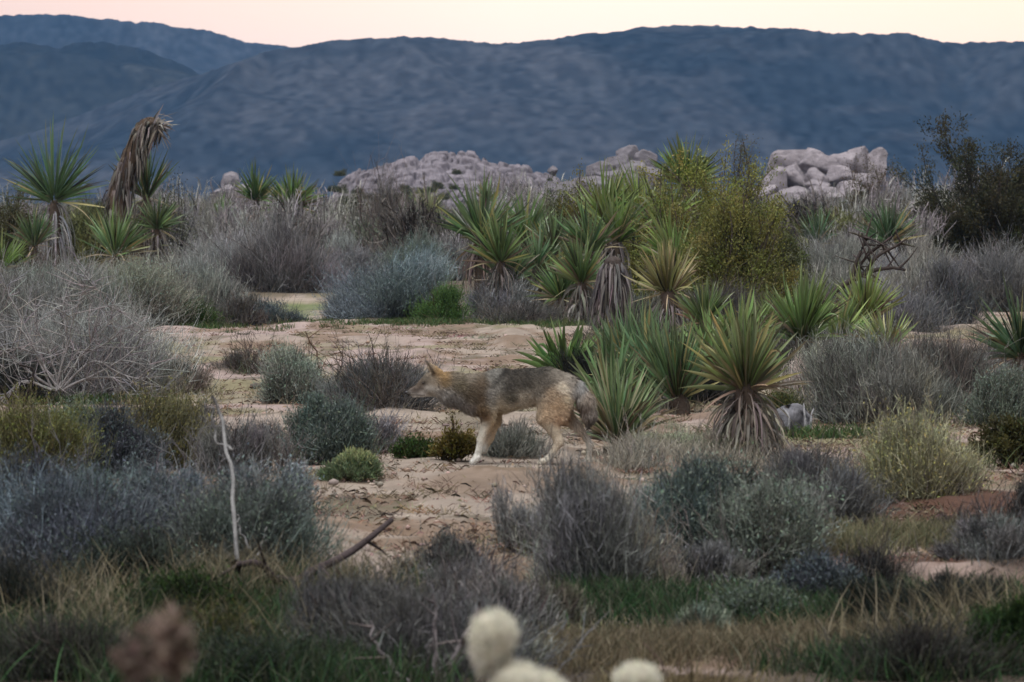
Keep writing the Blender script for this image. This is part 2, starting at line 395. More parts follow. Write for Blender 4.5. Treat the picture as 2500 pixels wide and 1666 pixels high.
def outcrop():
    """the long low granite outcrop: one body of jointed bedrock"""
    D0 = 400.; s = D0 / FPX
    us = np.linspace(770, 1480, 420)
    top = np.interp(us, [770, 800, 850, 900, 960, 1010, 1060, 1110, 1160, 1210, 1260, 1300, 1340, 1400, 1480], [520, 458, 420, 404, 393, 384, 378, 380, 384, 398, 408, 414, 430, 455, 520])
    t = np.linspace(0, 1, 130)
    T, U = np.meshgrid(t, us, indexing='ij'); Tp = np.broadcast_to(top, T.shape)
    X = (U - 1250) * s; Y = D0 + 30 - 46 * T
    H = (HOR - Tp) * s + EYE + .4
    Z0 = H * np.clip(1 - T, 0, 1) ** .8
    # blocks: jittered cells with rounded tops and cracks between them
    def cells(x, y, seed):
        ix, iy = np.floor(x), np.floor(y); d1 = np.full(x.shape, 9.); d2 = d1.copy(); hh = np.zeros(x.shape)
        for i in (-1, 0, 1):
            for j in (-1, 0, 1):
                cx, cy = ix + i, iy + j
                px = cx + .15 + .7 * hash2(cx, cy, seed); py = cy + .15 + .7 * hash2(cx, cy, seed + 1)
                d = np.hypot(x - px, y - py); h = hash2(cx, cy, seed + 2)
                nb = d < d1
                d2 = np.where(nb, d1, np.minimum(d2, d)); hh = np.where(nb, h, hh); d1 = np.where(nb, d, d1)
        return d1, d2, hh
    wx = X + 1.2 * (fbm(X * .5, Y * .2, 7, 2) - .5); 
    d1, d2, hh = cells(wx / 2.6, (T * 12 + .10 * X), 11)
    e1, e2, gg = cells(wx / .9, (T * 30 + .1 * X), 23)
    crack = sstep(0, .28, d2 - d1); crack2 = sstep(0, .3, e2 - e1)
    Z = Z0 + .55 * (hh - .5) + .55 * crack * (1 - d1 * d1) + .3 * (gg - .5) * crack + .14 * crack2 - .55
    Y = Y - .8 * crack * (1 - d1 ** 2) - .3 * crack2 + 1.0 * (hh - .5)
    Z = np.where(T > .97, -.5, Z)
    n, k = Z.shape; idx = np.arange(n * k).reshape(n, k)
    Q = np.stack([idx[:-1, :-1], idx[1:, :-1], idx[1:, 1:], idx[:-1, 1:]], -1).reshape(-1, 4)
    C = np.array([.225, .205, .225]) * (.78 + .34 * hh)[..., None] * (.8 + .4 * fbm(X * .8, Z * 1.5 + Y * .3, 31, 4))[..., None]
    # back face so that the outcrop has a body
    mb = MB(); mb.add(np.stack([X, Y, Z], -1), Q, None, C.reshape(-1, 3))
    Xb, Zb = X[0], Z[0]; Yb = Y[0]
    A = np.stack([np.stack([Xb, Yb, Zb], -1), np.stack([Xb, Yb + 14, np.full_like(Zb, -.5)], -1)], 0)
    ib = np.arange(2 * k).reshape(2, k)
    mb.add(A.reshape(-1, 3), np.stack([ib[0, :-1], ib[0, 1:], ib[1, 1:], ib[1, :-1]], -1), None, (.38, .34, .35))
    o = mb.build('rock_outcrop', M_rock, smooth=False)
    [setattr(f, 'use_smooth', True) for f in o.data.polygons]; tag(o, 'long low outcrop of jointed lilac grey granite behind the yuccas', 'rock outcrop')
outcrop()

# ------------------------------------------------------------------ plants
def dome_points(rng, n, w, h, lo=.5, hi=1., lumps=9, low=-.05):
    """points in an uneven dome w wide, h tall"""
    a = rng.uniform(0, 2 * np.pi, n); cz = rng.uniform(low, 1, n) ** .9 if low >= 0 else rng.uniform(low, 1, n)
    sz = np.sqrt(np.clip(1 - cz ** 2, 0, 1)); d = np.stack([np.cos(a) * sz, np.sin(a) * sz, cz], -1)
    L = unit(rng.normal(size=(lumps, 3)) * np.array([1, 1, .8]) + np.array([0, 0, .5])); amp = rng.uniform(-.30, .36, lumps)
    k = 1 + (np.exp(-((1 - d @ L.T) / .16)) * amp).sum(1)
    r = rng.uniform(lo, hi, n) ** .6 * k
    return d * r[:, None] * np.array([w / 2, w / 2 * .85, h])
def twig_dome(mb, rng, w, h, n, tw, L, col, cv=.3, up=.55, clumps=26, cl=.24, shoots=2, spread=1., hue=.05, col2=None, f2=0., leaf=None, flat=.0):
    """n fine twigs in clumps; each with side shoots"""
    cc = dome_points(rng, clumps, w * .78, h * .72, .35, 1.05, low=.05)
    cc *= rng.uniform(.62, 1.32, (clumps, 1)); cc[:, 0] += cc[:, 2] * rng.uniform(-.35, .35); ks = rng.uniform(.4, 1.5, clumps)
    pw = rng.uniform(.25, 1.6, clumps); ci = rng.choice(clumps, n, p=pw / pw.sum())
    p = cc[ci] + rng.normal(size=(n, 3)) * np.array([w * cl, w * cl, h * cl]) * .5 * ks[ci][:, None]
    p[:, 2] = np.abs(p[:, 2]) + .02 * h
    rad = unit(p - np.array([0, 0, -.25 * h])); d = unit(rad * spread + np.array([0, 0, up]) + rng.normal(0, .46, (n, 3)))
    ln = L * rng.uniform(.5, 1.3, n) * np.where(rng.random(n) < .06, 1.7, 1)
    a = p - d * (ln * .5)[:, None]; b = p + d * (ln * .5)[:, None]
    a[:, 2] = np.maximum(a[:, 2], .0)
    mid = (a + b) / 2 + rng.normal(0, .15, (n, 3)) * ln[:, None]
    t = np.array([0, .35, .7, 1.])[None, :, None]
    P = (1 - t) ** 2 * a[:, None] + 2 * t * (1 - t) * mid[:, None] + t ** 2 * b[:, None]
    tone = jit(rng, clumps, col, cv * .9, hue * .8)[ci] * (1 + rng.normal(0, .34, (n, 1)))
    if col2 is not None:
        m = rng.random(n) < f2; tone[m] = jit(rng, m.sum(), col2, cv, hue)
    tone = np.clip(tone, .006, .9)
    Wd = tw * np.array([1.2, 1., .75, .25])[None] * rng.uniform(.7, 1.4, (n, 1))
    ribbons(mb, P, Wd, tone, rng)
    for s in range(shoots):
        f = rng.uniform(.3, .95, n)[:, None]
        o = (1 - f) ** 2 * a + 2 * f * (1 - f) * mid + f ** 2 * b
        dd = unit(d + rng.normal(0, .62, (n, 3)) + np.array([0, 0, .15])); l2 = (ln * rng.uniform(.18, .42, n))[:, None]
        e = o + dd * l2
        ribbons(mb, np.stack([o, (o + e) / 2 + rng.normal(0, .06, (n, 3)) * l2, e], 1), tw * .8 * np.array([1., .8, .25])[None] * np.ones((n, 1)), tone * rng.uniform(.85, 1.2, (n, 1)), rng)
    if leaf:
        k, sz, lc = leaf; j = rng.integers(0, n, k); f = rng.uniform(.2, 1.05, k)[:, None]
        o = (1 - f) ** 2 * a[j] + 2 * f * (1 - f) * mid[j] + f ** 2 * b[j] + rng.normal(0, sz * .9, (k, 3))
        dd = unit(d[j] + rng.normal(0, .8, (k, 3)) + np.array([0, 0, .4])); e = o + dd * (sz * rng.uniform(.7, 1.6, k))[:, None]
        ribbons(mb, np.stack([o, (o + e) / 2, e], 1), sz * np.array([.2, .5, .1])[None] * np.ones((k, 1)), jit(rng, k, lc, .22, .07), rng)
    return cc
def crooked(mb, rng, w, h, n, r, col, forks=3, cv=.2):
    """bent bare twigs that fork, from the root crown outward"""
    e = dome_points(rng, n, w, h, .7, 1.2, low=.0); a = rng.normal(0, .06, (n, 3)) * w; a[:, 2] = 0
    k = 8; t = np.linspace(0, 1, k)[None, :, None]; L = np.linalg.norm(e - a, axis=1)[:, None, None]
    P = a[:, None] * (1 - t) + e[:, None] * t + np.array([0, 0, -.10]) * L * np.sin(t * np.pi)
    P = P + np.cumsum(rng.normal(0, .055, (n, k, 3)), 1) * L * (t > 0); P[..., 2] = np.maximum(P[..., 2], 0)
    C = jit(rng, n, col, cv, .04); Rr = r * np.array([1.2, 1.1, 1, .9, .75, .6, .45, .25])[None] * rng.uniform(.6, 1.3, (n, 1)); tubes(mb, P, Rr, C, 3)
    for _ in range(forks):
        i = rng.integers(2, 7, n); o = P[np.arange(n), i]; d = unit(P[np.arange(n), i + 1] - o + rng.normal(0, .55, (n, 3)) * np.linalg.norm(P[:, 1] - P[:, 0], axis=1)[:, None] + np.array([0, 0, .02]))
        l = L[:, 0] * rng.uniform(.15, .4, (n, 1)); tt = np.linspace(0, 1, 5)[None, :, None]
        Q = o[:, None] + d[:, None] * l[:, :, None] * tt + np.cumsum(rng.normal(0, .07, (n, 5, 3)), 1) * l[:, :, None] * (tt > 0); tubes(mb, Q, r * .6 * np.linspace(1, .3, 5)[None] * np.ones((n, 1)), C, 3)
def stems(mb, rng, ends, r0, col, base=.06, bend=.12, k=6, sides=4):
    n = len(ends); a = rng.normal(0, base, (n, 3)); a[:, 2] = -.02
    L = np.linalg.norm(ends - a, axis=1)[:, None]
    c1 = a + (ends - a) * .35 + rng.normal(0, bend, (n, 3)) * L + np.array([0, 0, -.06]) * L; c2 = a + (ends - a) * .7 + rng.normal(0, bend, (n, 3)) * L
    t = np.linspace(0, 1, k)[None, :, None]
    P = (1 - t) ** 3 * a[:, None] + 3 * t * (1 - t) ** 2 * c1[:, None] + 3 * t ** 2 * (1 - t) * c2[:, None] + t ** 3 * ends[:, None]
    P[..., 2] = np.maximum(P[..., 2], -.02)
    tubes(mb, P, r0 * np.linspace(1, .3, k)[None] * rng.uniform(.6, 1.3, (n, 1)), jit(rng, n, col, .15), sides)
    return P
KINDS = {
    # colour of twigs, stem colour, options
    'grey':   dict(col=(.185, .168, .155), st=(.13, .11, .095), up=.9, cl=.22),
    'lilac':  dict(col=(.175, .155, .16), st=(.10, .085, .08), up=.55, cl=.24),
    'blue':   dict(col=(.135, .155, .165), st=(.09, .085, .08), up=.6, cl=.20, leafc=(.15, .185, .19)),
    'sage':   dict(col=(.125, .15, .125), st=(.09, .08, .07), up=.5, cl=.22, leafc=(.15, .185, .15)),
    'pale':   dict(col=(.30, .29, .255), st=(.16, .14, .12), up=1.3, cl=.2),
    'straw':  dict(col=(.36, .31, .22), st=(.18, .14, .1), up=1.2, cl=.22),
    'brown':  dict(col=(.105, .085, .075), st=(.07, .055, .05), up=.8, cl=.24),
    'dark':   dict(col=(.06, .058, .055), st=(.04, .035, .03), up=.6, cl=.24),
    'olive':  dict(col=(.14, .135, .055), st=(.09, .07, .05), up=.7, cl=.22, leafc=(.13, .14, .045)),
    'yellow': dict(col=(.30, .27, .12), st=(.1, .085, .06), up=.9, cl=.24, leafc=(.30, .28, .11)),
    'green':  dict(col=(.06, .105, .035), st=(.07, .06, .04), up=1., cl=.22, leafc=(.065, .12, .035)),
}
LOC = []
def shrub(u, v, wpx, hpx, kind, label, seed, n=2200, name='desert_shrub', cat='shrub', group=None, tw=None, L=.30, stem_n=44, dens=1., bare=0., col=None, leaf=1., v_is_hidden=False, stemcol=None, up=None, cl=None, clumps=26, bare_n=70):
    rng = np.random.default_rng(seed); p = at(u, v); k = ppm(p); w, h = wpx / k, hpx / k
    K = KINDS[kind]; root = thing(name, p, label, cat, group); LOC.append((p[0], p[1], w))
    col = K['col'] if col is None else col; tw = tw or .0022 + p[1] * 3.0e-5; n = int(n * (2.7 if v < 1380 else 2.1)); wpx = wpx * 1.12; w = wpx / k
    if kind in ('lilac', 'brown', 'grey', 'dark'): col = .5 * np.array(col) + .5 * np.mean(col) * np.array([.97, 1.03, 1.0])
    col = np.array(col) * (.78 if v > 1380 else .86)
    col = np.array(col) * np.array([1.36, 1.42, 1.42]) ** (1 if np.mean(col) > .05 else 0); mb = MB(); lc = K.get('leafc'); lc = tuple(np.array(lc) * 1.35 * np.mean(col) / (1.4 * np.mean(K['col']))) if lc else None
    cc = twig_dome(mb, rng, w, h, int(n * dens), tw, L * max(h, .25 * w), col, up=K['up'] if up is None else up, cl=K['cl'] if cl is None else cl, clumps=clumps,
                   leaf=(int(n * 2.0 * leaf), .011 + p[1] * 1.0e-4, lc) if (lc and leaf) else None)
    mb.build('foliage', M_twig, root)
    ms = MB(); e = np.concatenate([cc, dome_points(rng, stem_n, w * .98, h * 1.02, .6, 1.15)])
    stems(ms, rng, e, .0035 + .003 * h + p[1] * 2e-5, stemcol or K['st'], base=.05 * w)
    if bare_n and v < 1480 and kind not in ('green', 'olive'):
        lightc = {'grey': (.30, .29, .275), 'lilac': (.27, .26, .26), 'blue': (.22, .23, .235), 'sage': (.21, .215, .19), 'pale': (.40, .395, .36), 'straw': (.42, .39, .31), 'brown': (.17, .14, .12), 'dark': (.10, .088, .08), 'yellow': (.30, .28, .17)}[kind]
        f = np.clip(1.2 * np.mean(col) / (1.4 * np.mean(K['col'])), .55, 1.2)
        crooked(ms, rng, w * 1.02, h * 1.02, int(bare_n * np.clip(w * h / .5, .5, 2.2)), .0016 + p[1] * 2.6e-5, np.array(lightc) * f)
    ms.build('branch', M_bark, root)
    return root
def creosote(u, v, wpx, hpx, label, seed, n=9000, leafc=(.115, .13, .032), stemc=(.10, .085, .07), name='creosote_bush', lean=0., open_=.0, stem_n=46, sz=.02, group=None, lowest=.25):
    rng = np.random.default_rng(seed); p = at(u, v); k = ppm(p); w, h = wpx / k, hpx / k
    n = int(n * 2.1); root = thing(name, p, label, 'creosote bush', group); LOC.append((p[0], p[1], w))
    ends = dome_points(rng, stem_n, w * 1.0, h * 1.0, .55, 1.06, lumps=12, low=lowest)
    ends[:, 0] += lean * h
    ms = MB(); P = stems(ms, rng, ends, .012 + .004 * h, stemc, base=.05 * w, bend=.08, k=9)
    # forks
    nf = stem_n * 4; j = rng.integers(0, stem_n, nf); f = rng.uniform(.4, .9, nf); i0 = np.clip((f * 8).astype(int), 0, 7)
    a = P[j, i0]; d = unit(P[j, 8] - P[j, 4]); d = unit(d + rng.normal(0, .45, (nf, 3)) + np.array([0, 0, .15]))
    b = a + d * (h * rng.uniform(.14, .32, nf))[:, None]
    t = np.linspace(0, 1, 4)[None, :, None]; Q = a[:, None] * (1 - t) + b[:, None] * t + rng.normal(0, .012 * h, (nf, 4, 3)) * t
    tubes(ms, Q, (.006 + .001 * h) * np.linspace(1, .3, 4)[None] * np.ones((nf, 1)), jit(rng, nf, stemc, .15), 3)
    ms.build('branch', M_bark, root)
    # leaf sprays along the outer forks
    nc = nf + stem_n; A = np.concatenate([a + (b - a) * .2, P[:, 6]]); B = np.concatenate([b, P[:, 8] + unit(P[:, 8] - P[:, 6]) * .05 * h])
    q = rng.integers(0, nc, n); f = rng.beta(2.2, 1.3, n)[:, None]
    o = A[q] * (1 - f) + B[q] * f + rng.normal(0, 1, (n, 3)) * (.028 * h + .01)
    sz = sz + p[1] * 1.0e-4
    dd = unit(rng.normal(0, .7, (n, 3)) + unit(B[q] - A[q]) + np.array([0, 0, .3])); e = o + dd * (sz * rng.uniform(.8, 1.7, n))[:, None]
    tone = jit(rng, nc, leafc, .25, .08)[q] * (1 + rng.normal(0, .18, (n, 1)))
    ml = MB(); ribbons(ml, np.stack([o, (o + e) / 2, e], 1), sz * np.array([.25, .62, .12])[None] * np.ones((n, 1)), np.clip(tone, .006, .6), rng)
    ml.build('foliage', M_leaf, root)
    return root
def leaf_curve(base, d, ln, droop, k=7, bow=None):
    """stiff leaf that bends by droop (per unit length) toward the ground"""
    t = np.linspace(0, 1, k)[None, :, None]
    P = base[:, None] + d[:, None] * ln[:, None, None] * t
    P[..., 2] -= (droop * ln)[:, None] * t[..., 0] ** 2.2
    if bow is not None: P = P + bow[:, None] * ln[:, None, None] * (t * (1 - t))
    return P
def yucca(u, vg, ur, vr, tip, half, label, seed, n=95, green=(.085, .14, .045), yellow=(.30, .27, .11), fy=.10, skirt=.0, skirt_n=110, up=.75, lw=.036, lean=0., spread=1.35, skirt_w=1., greyness=(.24, .22, .19), group=None, low=0, trunk_r=.075, dead_long=0, droop=.10, tips=.14):
    """u, vg: foot on the ground; ur, vr: heart of the rosette; tip: highest leaf tip; half: half width, all in photo pixels"""
    rng = np.random.default_rng(seed); p = at(u, vg); k = ppm(p)
    root = thing('yucca', p, label, 'yucca', group)
    n = int(n * 1.55); lw = lw * .86; spread = spread * .78
    hz = (vg - vr) / k; hx = (ur - u) / k; L = 1.16 * (vr - tip) / k; Lw = 1.22 * half / k
    heart = np.array([hx, 0, hz])
    LOC.append((p[0], p[1], half * 1.6 / k))
    # trunk
    mt = MB(); tk = path([(0, 0, -.05), (hx * .25 + rng.normal(0, .02), 0, hz * .4), (hx * .8, 0, hz * .8), heart + np.array([0, 0, .05])], 9)
    tr = min(trunk_r, max(.03, .2 * L)); tubes(mt, tk[None], (tr * np.array([1.15, 1.05, 1, 1, 1, 1, .95, .8, .35]))[None], np.array([.09, .07, .055]), 9)
    mt.build('trunk', M_bark, root)
    # rosette: leaves from upright to level
    q = rng.uniform(0, 1, n) ** .62; th = q * spread * (1 + rng.normal(0, .13, n)) + np.where(rng.random(n) < .10, .45, 0); a = rng.uniform(0, 2 * np.pi, n)
    d = np.stack([np.sin(th) * np.cos(a), np.sin(th) * np.sin(a), np.cos(th)], -1); d[:, 0] += lean + rng.normal(0, .10); d[:, 1] += rng.normal(0, .10); d = unit(d)
    want = np.where(np.cos(th) > .2, L, L)
    ln = (L * np.cos(th) ** 2 + max(Lw, .3 * L) * np.sin(th) ** 2) * np.where(rng.random(n) < .2, rng.uniform(.45, .8, n), rng.uniform(.76, 1.12, n))
    base = heart + np.stack([d[:, 0] * tr * .8, d[:, 1] * tr * .8, (1 - q) * .16 * L + rng.uniform(-.02, .02, n)], -1)
    ln = np.where(q < .6, ln * .95, ln)
    P = leaf_curve(base, d, ln, rng.uniform(0, droop * 2, n) * q, 7, rng.normal(0, .09, (n, 3)))
    kk = np.where(rng.random(n) < .07)[0]; P[kk, 4:, 2] -= (np.array([.05, .16, .30])[None] * ln[kk, None]); P[kk, 4:, :2] -= d[kk, None, :2] * (np.array([.02, .08, .16])[None, :, None] * ln[kk, None, None])   # broken leaves
    prof = np.array([.62, .8, 1., .92, .7, .42, .04])[None]
    Wd = lw * rng.uniform(.75, 1.2, (n, 1)) * prof
    g = jit(rng, n, np.array(green) * np.array([1.22, 1.22, 1.2]), .38, .08); ym = (rng.random(n) < .55 * fy * (.3 + 1.4 * q)); g[ym] = jit(rng, ym.sum(), yellow, .2, .06); bm = (q > .82) & (rng.random(n) < .35); g[bm] = jit(rng, bm.sum(), (.13, .105, .065), .3, .06)
    C = np.repeat(g[:, None], 7, 1); C[:, 0] = C[:, 0] * .6 + np.array([.17, .19, .11]) * .4
    C[:, 6] = C[:, 6] * .5 + np.array([.10, .08, .05]) * .5; C[:, 5] = C[:, 5] * (1 - tips) + np.array([.22, .2, .09]) * tips
    ml = MB(); ribbons(ml, P, Wd, C, rng, fold=.38, side=unit(np.cross(d, np.array([0, 0, 1.]) + rng.normal(0, .25, (n, 3))))[:, None])
    ml.build('leaf_rosette', M_yucca, root)
    # dead leaves: a skirt hanging on the trunk
    if skirt > 0 and skirt_n:
        m = skirt_n; f = rng.uniform(0, 1, m) ** .8; hs = min(skirt / k, hz + .02)
        a = rng.uniform(0, 2 * np.pi, m); zz = hz - f * hs * .72 - .01
        c0 = np.stack([np.interp(zz, tk[:, 2], tk[:, 0]), 0 * zz, zz], -1)
        o = np.stack([np.cos(a), np.sin(a), 0 * a], -1); b = c0 + o * tr * .8
        l = np.minimum(rng.uniform(.35, .8, m) * L * .85, (zz + .02) * 1.2 + .04)
        sp = rng.uniform(.12, .55, m) * skirt_w; e1 = b + o * (l * sp * .75)[:, None] + np.array([0, 0, 1.]) * (l * rng.uniform(-.2, .12, m))[:, None]
        e2 = b + o * (l * sp * 1.15)[:, None] - np.array([0, 0, 1.]) * (l * .55)[:, None]; e3 = b + o * (l * sp)[:, None] - np.array([0, 0, 1.]) * l[:, None]
        e2 += rng.normal(0, .03, (m, 3)); e3 += rng.normal(0, .04, (m, 3)); e3[:, 2] = np.maximum(e3[:, 2], -.0)
        t = np.linspace(0, 1, 6)[None, :, None]
        P = (1 - t) ** 3 * b[:, None] + 3 * t * (1 - t) ** 2 * e1[:, None] + 3 * t ** 2 * (1 - t) * e2[:, None] + t ** 3 * e3[:, None]
        md = MB(); ribbons(md, P, lw * .75 * np.array([1, 1, .9, .7, .5, .15])[None] * rng.uniform(.5, 1.15, (m, 1)), jit(rng, m, greyness, .35, .05), rng, fold=.3)
        md.build('dead_leaf_skirt', M_dead, root)
    dead_long += 3
    if dead_long:
        md = MB(); m = dead_long; a = rng.uniform(0, 2 * np.pi, m)
        d = unit(np.stack([np.cos(a), np.sin(a) * .6, rng.uniform(-.35, .25, m)], -1)); ln = rng.uniform(.75, 1.1, m) * max(Lw, .5 * L)
        P = leaf_curve(np.repeat(heart[None], m, 0), d, ln, rng.uniform(.1, .5, m), 7, rng.normal(0, .08, (m, 3)))
        P[..., 2] = np.maximum(P[..., 2], .01)
        ribbons(md, P, lw * .7 * prof * np.ones((m, 1)), jit(rng, m, (.30, .255, .16), .3), rng, fold=.35); md.build('dry_leaf', M_dead, root)
    return root

# ---- yuccas, far to near
yucca(139, 692, 133, 496, 330, 108, 'tall dark yucca with a long pale skirt of dead leaves at the far left', 1, n=100, skirt=150, skirt_n=150, green=(.045, .085, .035), fy=.05, spread=1.6, lw=.045, trunk_r=.13, greyness=(.26, .26, .26), skirt_w=.8)
yucca(348, 694, 358, 484, 356, 74, 'upright yucca head growing behind the dead hooked trunk', 2, n=60, skirt=110, skirt_n=120, green=(.075, .13, .055), lean=.18, spread=1.0, lw=.045, trunk_r=.12, greyness=(.2, .17, .14))
yucca(280, 706, 281, 628, 500, 96, 'green yucca with bleached dead leaves fanned below, before the dead trunk', 3, n=95, skirt=44, skirt_n=40, green=(.075, .12, .045), spread=1.25, lw=.042, dead_long=10, skirt_w=2)
yucca(4, 720, 4, 660, 566, 72, 'yucca cut off by the left edge of the view', 4, n=70, green=(.085, .13, .035), spread=1.5, lw=.042)
yucca(628, 655, 626, 490, 405, 44, 'small spiky yucca, left one of a close pair on the skyline', 5, n=70, skirt=50, skirt_n=50, green=(.055, .10, .035), spread=1.35, lw=.05)
yucca(712, 655, 714, 508, 424, 70, 'bushy yucca with tan dead leaves, right one of a close pair on the skyline', 6, n=130, skirt=40, skirt_n=50, green=(.085, .14, .04), spread=1.55, lw=.05, dead_long=12, greyness=(.36, .3, .22), skirt_w=1.6)
yucca(537, 640, 538, 540, 480, 30, 'little green yucca poking up left of the skyline pair', 7, n=45, green=(.08, .15, .045), spread=.9, lw=.05)
yucca(1048, 640, 1047, 520, 452, 44, 'thin pale yucca on a bare stalk before the outcrop', 8, n=45, skirt=40, skirt_n=24, green=(.15, .17, .08), spread=1.4, lw=.04, trunk_r=.07)
yucca(1180, 660, 1187, 490, 440, 24, 'tiny yucca head behind the large open yucca', 9, n=40, green=(.09, .13, .06), spread=1.3, lw=.045)
yucca(1672, 735, 1676, 455, 346, 72, 'highest yucca head, standing over the creosote thicket', 10, n=110, skirt=80, skirt_n=70, green=(.085, .13, .04), spread=1.5, lw=.05, trunk_r=.11)
yucca(1590, 745, 1572, 575, 418, 112, 'broad yucca with long arching leaves before the rock knob', 11, n=120, skirt=70, skirt_n=60, green=(.125, .165, .045), spread=1.35, lw=.044, lean=-.12, trunk_r=.1, fy=.16)
yucca(1170, 772, 1176, 590, 446, 108, 'large open yucca with stiff separate leaves beside the blue shrub', 12, n=72, skirt=60, skirt_n=60, green=(.075, .125, .055), spread=1.5, lw=.05, greyness=(.17, .13, .115), trunk_r=.08)
yucca(1430, 770, 1440, 612, 500, 84, 'dark green yucca tangled in the middle of the thicket', 13, n=70, skirt=70, skirt_n=60, green=(.075, .125, .05), spread=1.35, lw=.045, lean=-.15)
yucca(1308, 775, 1312, 655, 560, 74, 'low spreading yucca between the open yucca and the shaggy trunk', 14, n=60, skirt=60, skirt_n=40, green=(.07, .12, .05), spread=1.5, lw=.042)
yucca(1368, 782, 1370, 730, 628, 82, 'low yucca with two long yellow dead leaves at its foot', 15, n=85, skirt=36, skirt_n=40, green=(.08, .13, .05), spread=1.35, lw=.036, dead_long=6)
yucca(2170, 690, 2168, 592, 492, 76, 'dark yucca in front of the big dark bush at right', 16, n=95, skirt=40, skirt_n=40, green=(.055, .10, .045), spread=1.45, lw=.045)
yucca(2000, 690, 1997, 596, 506, 46, 'faint narrow yucca head left of the dark one at right', 17, n=45, green=(.055, .095, .05), spread=1.3, lw=.042)
yucca(1640, 842, 1632, 716, 604, 78, 'yellowish yucca above a thick grey skirt that hides its trunk', 18, n=105, skirt=125, skirt_n=190, green=(.16, .16, .065), yellow=(.33, .29, .16), fy=.3, spread=1.1, lw=.03, greyness=(.22, .2, .19), trunk_r=.11, dead_long=10)
yucca(2108, 880, 2110, 782, 664, 82, 'bright yucca head between two others on the right', 19, n=110, skirt=40, skirt_n=40, green=(.15, .20, .065), spread=1.25, lw=.032)
yucca(1962, 940, 1960, 830, 676, 98, 'tall green yucca fan with a dark trunk below, right of centre', 20, n=125, skirt=70, skirt_n=70, green=(.105, .165, .055), spread=1.15, lw=.032, greyness=(.11, .085, .07))
yucca(2166, 930, 2164, 852, 762, 76, 'short yucca with pale yellow green leaves rising from a grey shrub', 21, n=80, skirt=30, skirt_n=30, green=(.17, .21, .09), spread=1.2, lw=.028, dead_long=4, fy=.2)
yucca(2494, 960, 2494, 872, 706, 112, 'dark spiky yucca leaning in from the right edge', 22, n=95, skirt=70, skirt_n=90, green=(.045, .08, .04), spread=1.5, lw=.032, greyness=(.22, .2, .18))
yucca(1385, 955, 1384, 925, 792, 120, 'small open yucca right behind the coyote', 23, n=44, green=(.095, .165, .05), spread=1.3, lw=.05, fy=.1)
yucca(1545, 985, 1545, 945, 762, 95, 'dense yucca of upright blue green leaves behind the coyote tail', 24, n=210, skirt=24, skirt_n=40, green=(.075, .13, .065), spread=.95, lw=.028, fy=.06, dead_long=8)
yucca(1660, 1010, 1655, 975, 798, 70, 'dense upright yucca joined to the clump behind the coyote tail', 25, n=170, green=(.08, .13, .06), spread=.85, lw=.026, fy=.12)
yucca(1806, 960, 1806, 850, 735, 88, 'yucca head half hidden behind the front one, right of centre', 26, n=80, skirt=50, skirt_n=40, green=(.12, .18, .06), spread=1.2, lw=.032)
yucca(1822, 1122, 1822, 950, 770, 112, 'front yucca with rosette above a long brown and grey leaf skirt', 27, n=135, skirt=175, skirt_n=360, green=(.10, .13, .05), spread=1.2, lw=.028, greyness=(.20, .18, .155), trunk_r=.08, fy=.18, dead_long=7, skirt_w=1.25)
yucca(1510, 1108, 1506, 1078, 895, 128, 'tuft of long fading yucca leaves low beside the coyote tail', 28, n=190, green=(.12, .17, .08), spread=1.1, lw=.022, fy=.4, yellow=(.36, .33, .2), droop=.2)

YE = [ # heads that knit the thicket together
 (1282, 762, 1284, 596, 480, 78, 'open yucca between the large open one and the dark tangled one', (.08, .13, .05)),
 (1505, 760, 1506, 590, 470, 80, 'yucca filling the heart of the thicket under the rock knob', (.10, .15, .045)),
 (1352, 768, 1350, 620, 520, 70, 'grey green yucca tucked in behind the shaggy column', (.085, .125, .06)),
 (1420, 790, 1420, 690, 580, 66, 'low yucca pressed against the left side of the shaggy column', (.085, .13, .05)),
 (1622, 758, 1622, 560, 430, 76, 'olive yucca head between the two tallest of the thicket', (.115, .15, .045)),
 (1238, 778, 1236, 690, 590, 64, 'narrow yucca on the right of the open yucca trunk', (.075, .12, .055)),
 (1720, 850, 1722, 790, 690, 78, 'dim yucca in the shade right of the yellowish one', (.07, .11, .04)),
 (1742, 960, 1740, 890, 770, 84, 'yucca fan squeezed between the dense clump and the front yucca', (.10, .155, .055)),
 (1890, 905, 1890, 820, 715, 74, 'yucca between the half hidden head and the tall green fan', (.115, .175, .055)),
 (2050, 900, 2052, 830, 725, 74, 'yucca overlapping the foot of the bright head at right', (.13, .18, .065)),
 (1600, 1000, 1600, 960, 780, 80, 'blue green yucca in the middle of the clump behind the tail', (.085, .15, .07)),
 (1490, 1010, 1492, 985, 830, 70, 'yucca at the left end of the clump, just over the coyote tail', (.08, .135, .06)),
 (1478, 756, 1478, 545, 420, 84, 'tall yellow green yucca rising at the left of the broad arching one', (.12, .165, .05)),
 (1645, 775, 1645, 645, 520, 84, 'yellow green yucca standing over the yellowish skirted one', (.125, .17, .05)),
 (1220, 780, 1222, 640, 525, 80, 'leafy yucca crowding the right side of the large open yucca', (.10, .15, .055)),
 (84, 702, 84, 600, 520, 66, 'low yucca at the foot of the tall dark one at left', (.05, .085, .035)),
 (380, 705, 384, 560, 480, 56, 'yucca with drooping dead leaves right of the dead trunk', (.075, .11, .05)),
]
for i, (u, v, ur, vr, tip, half, lab, g) in enumerate(YE):
    yucca(u, v, ur, vr, tip, half, lab, 40 + i, n=70, green=g, spread=1.25, lw=.036 if v > 800 else .042, skirt=95, skirt_n=120, fy=.09, greyness=(.17, .155, .14))

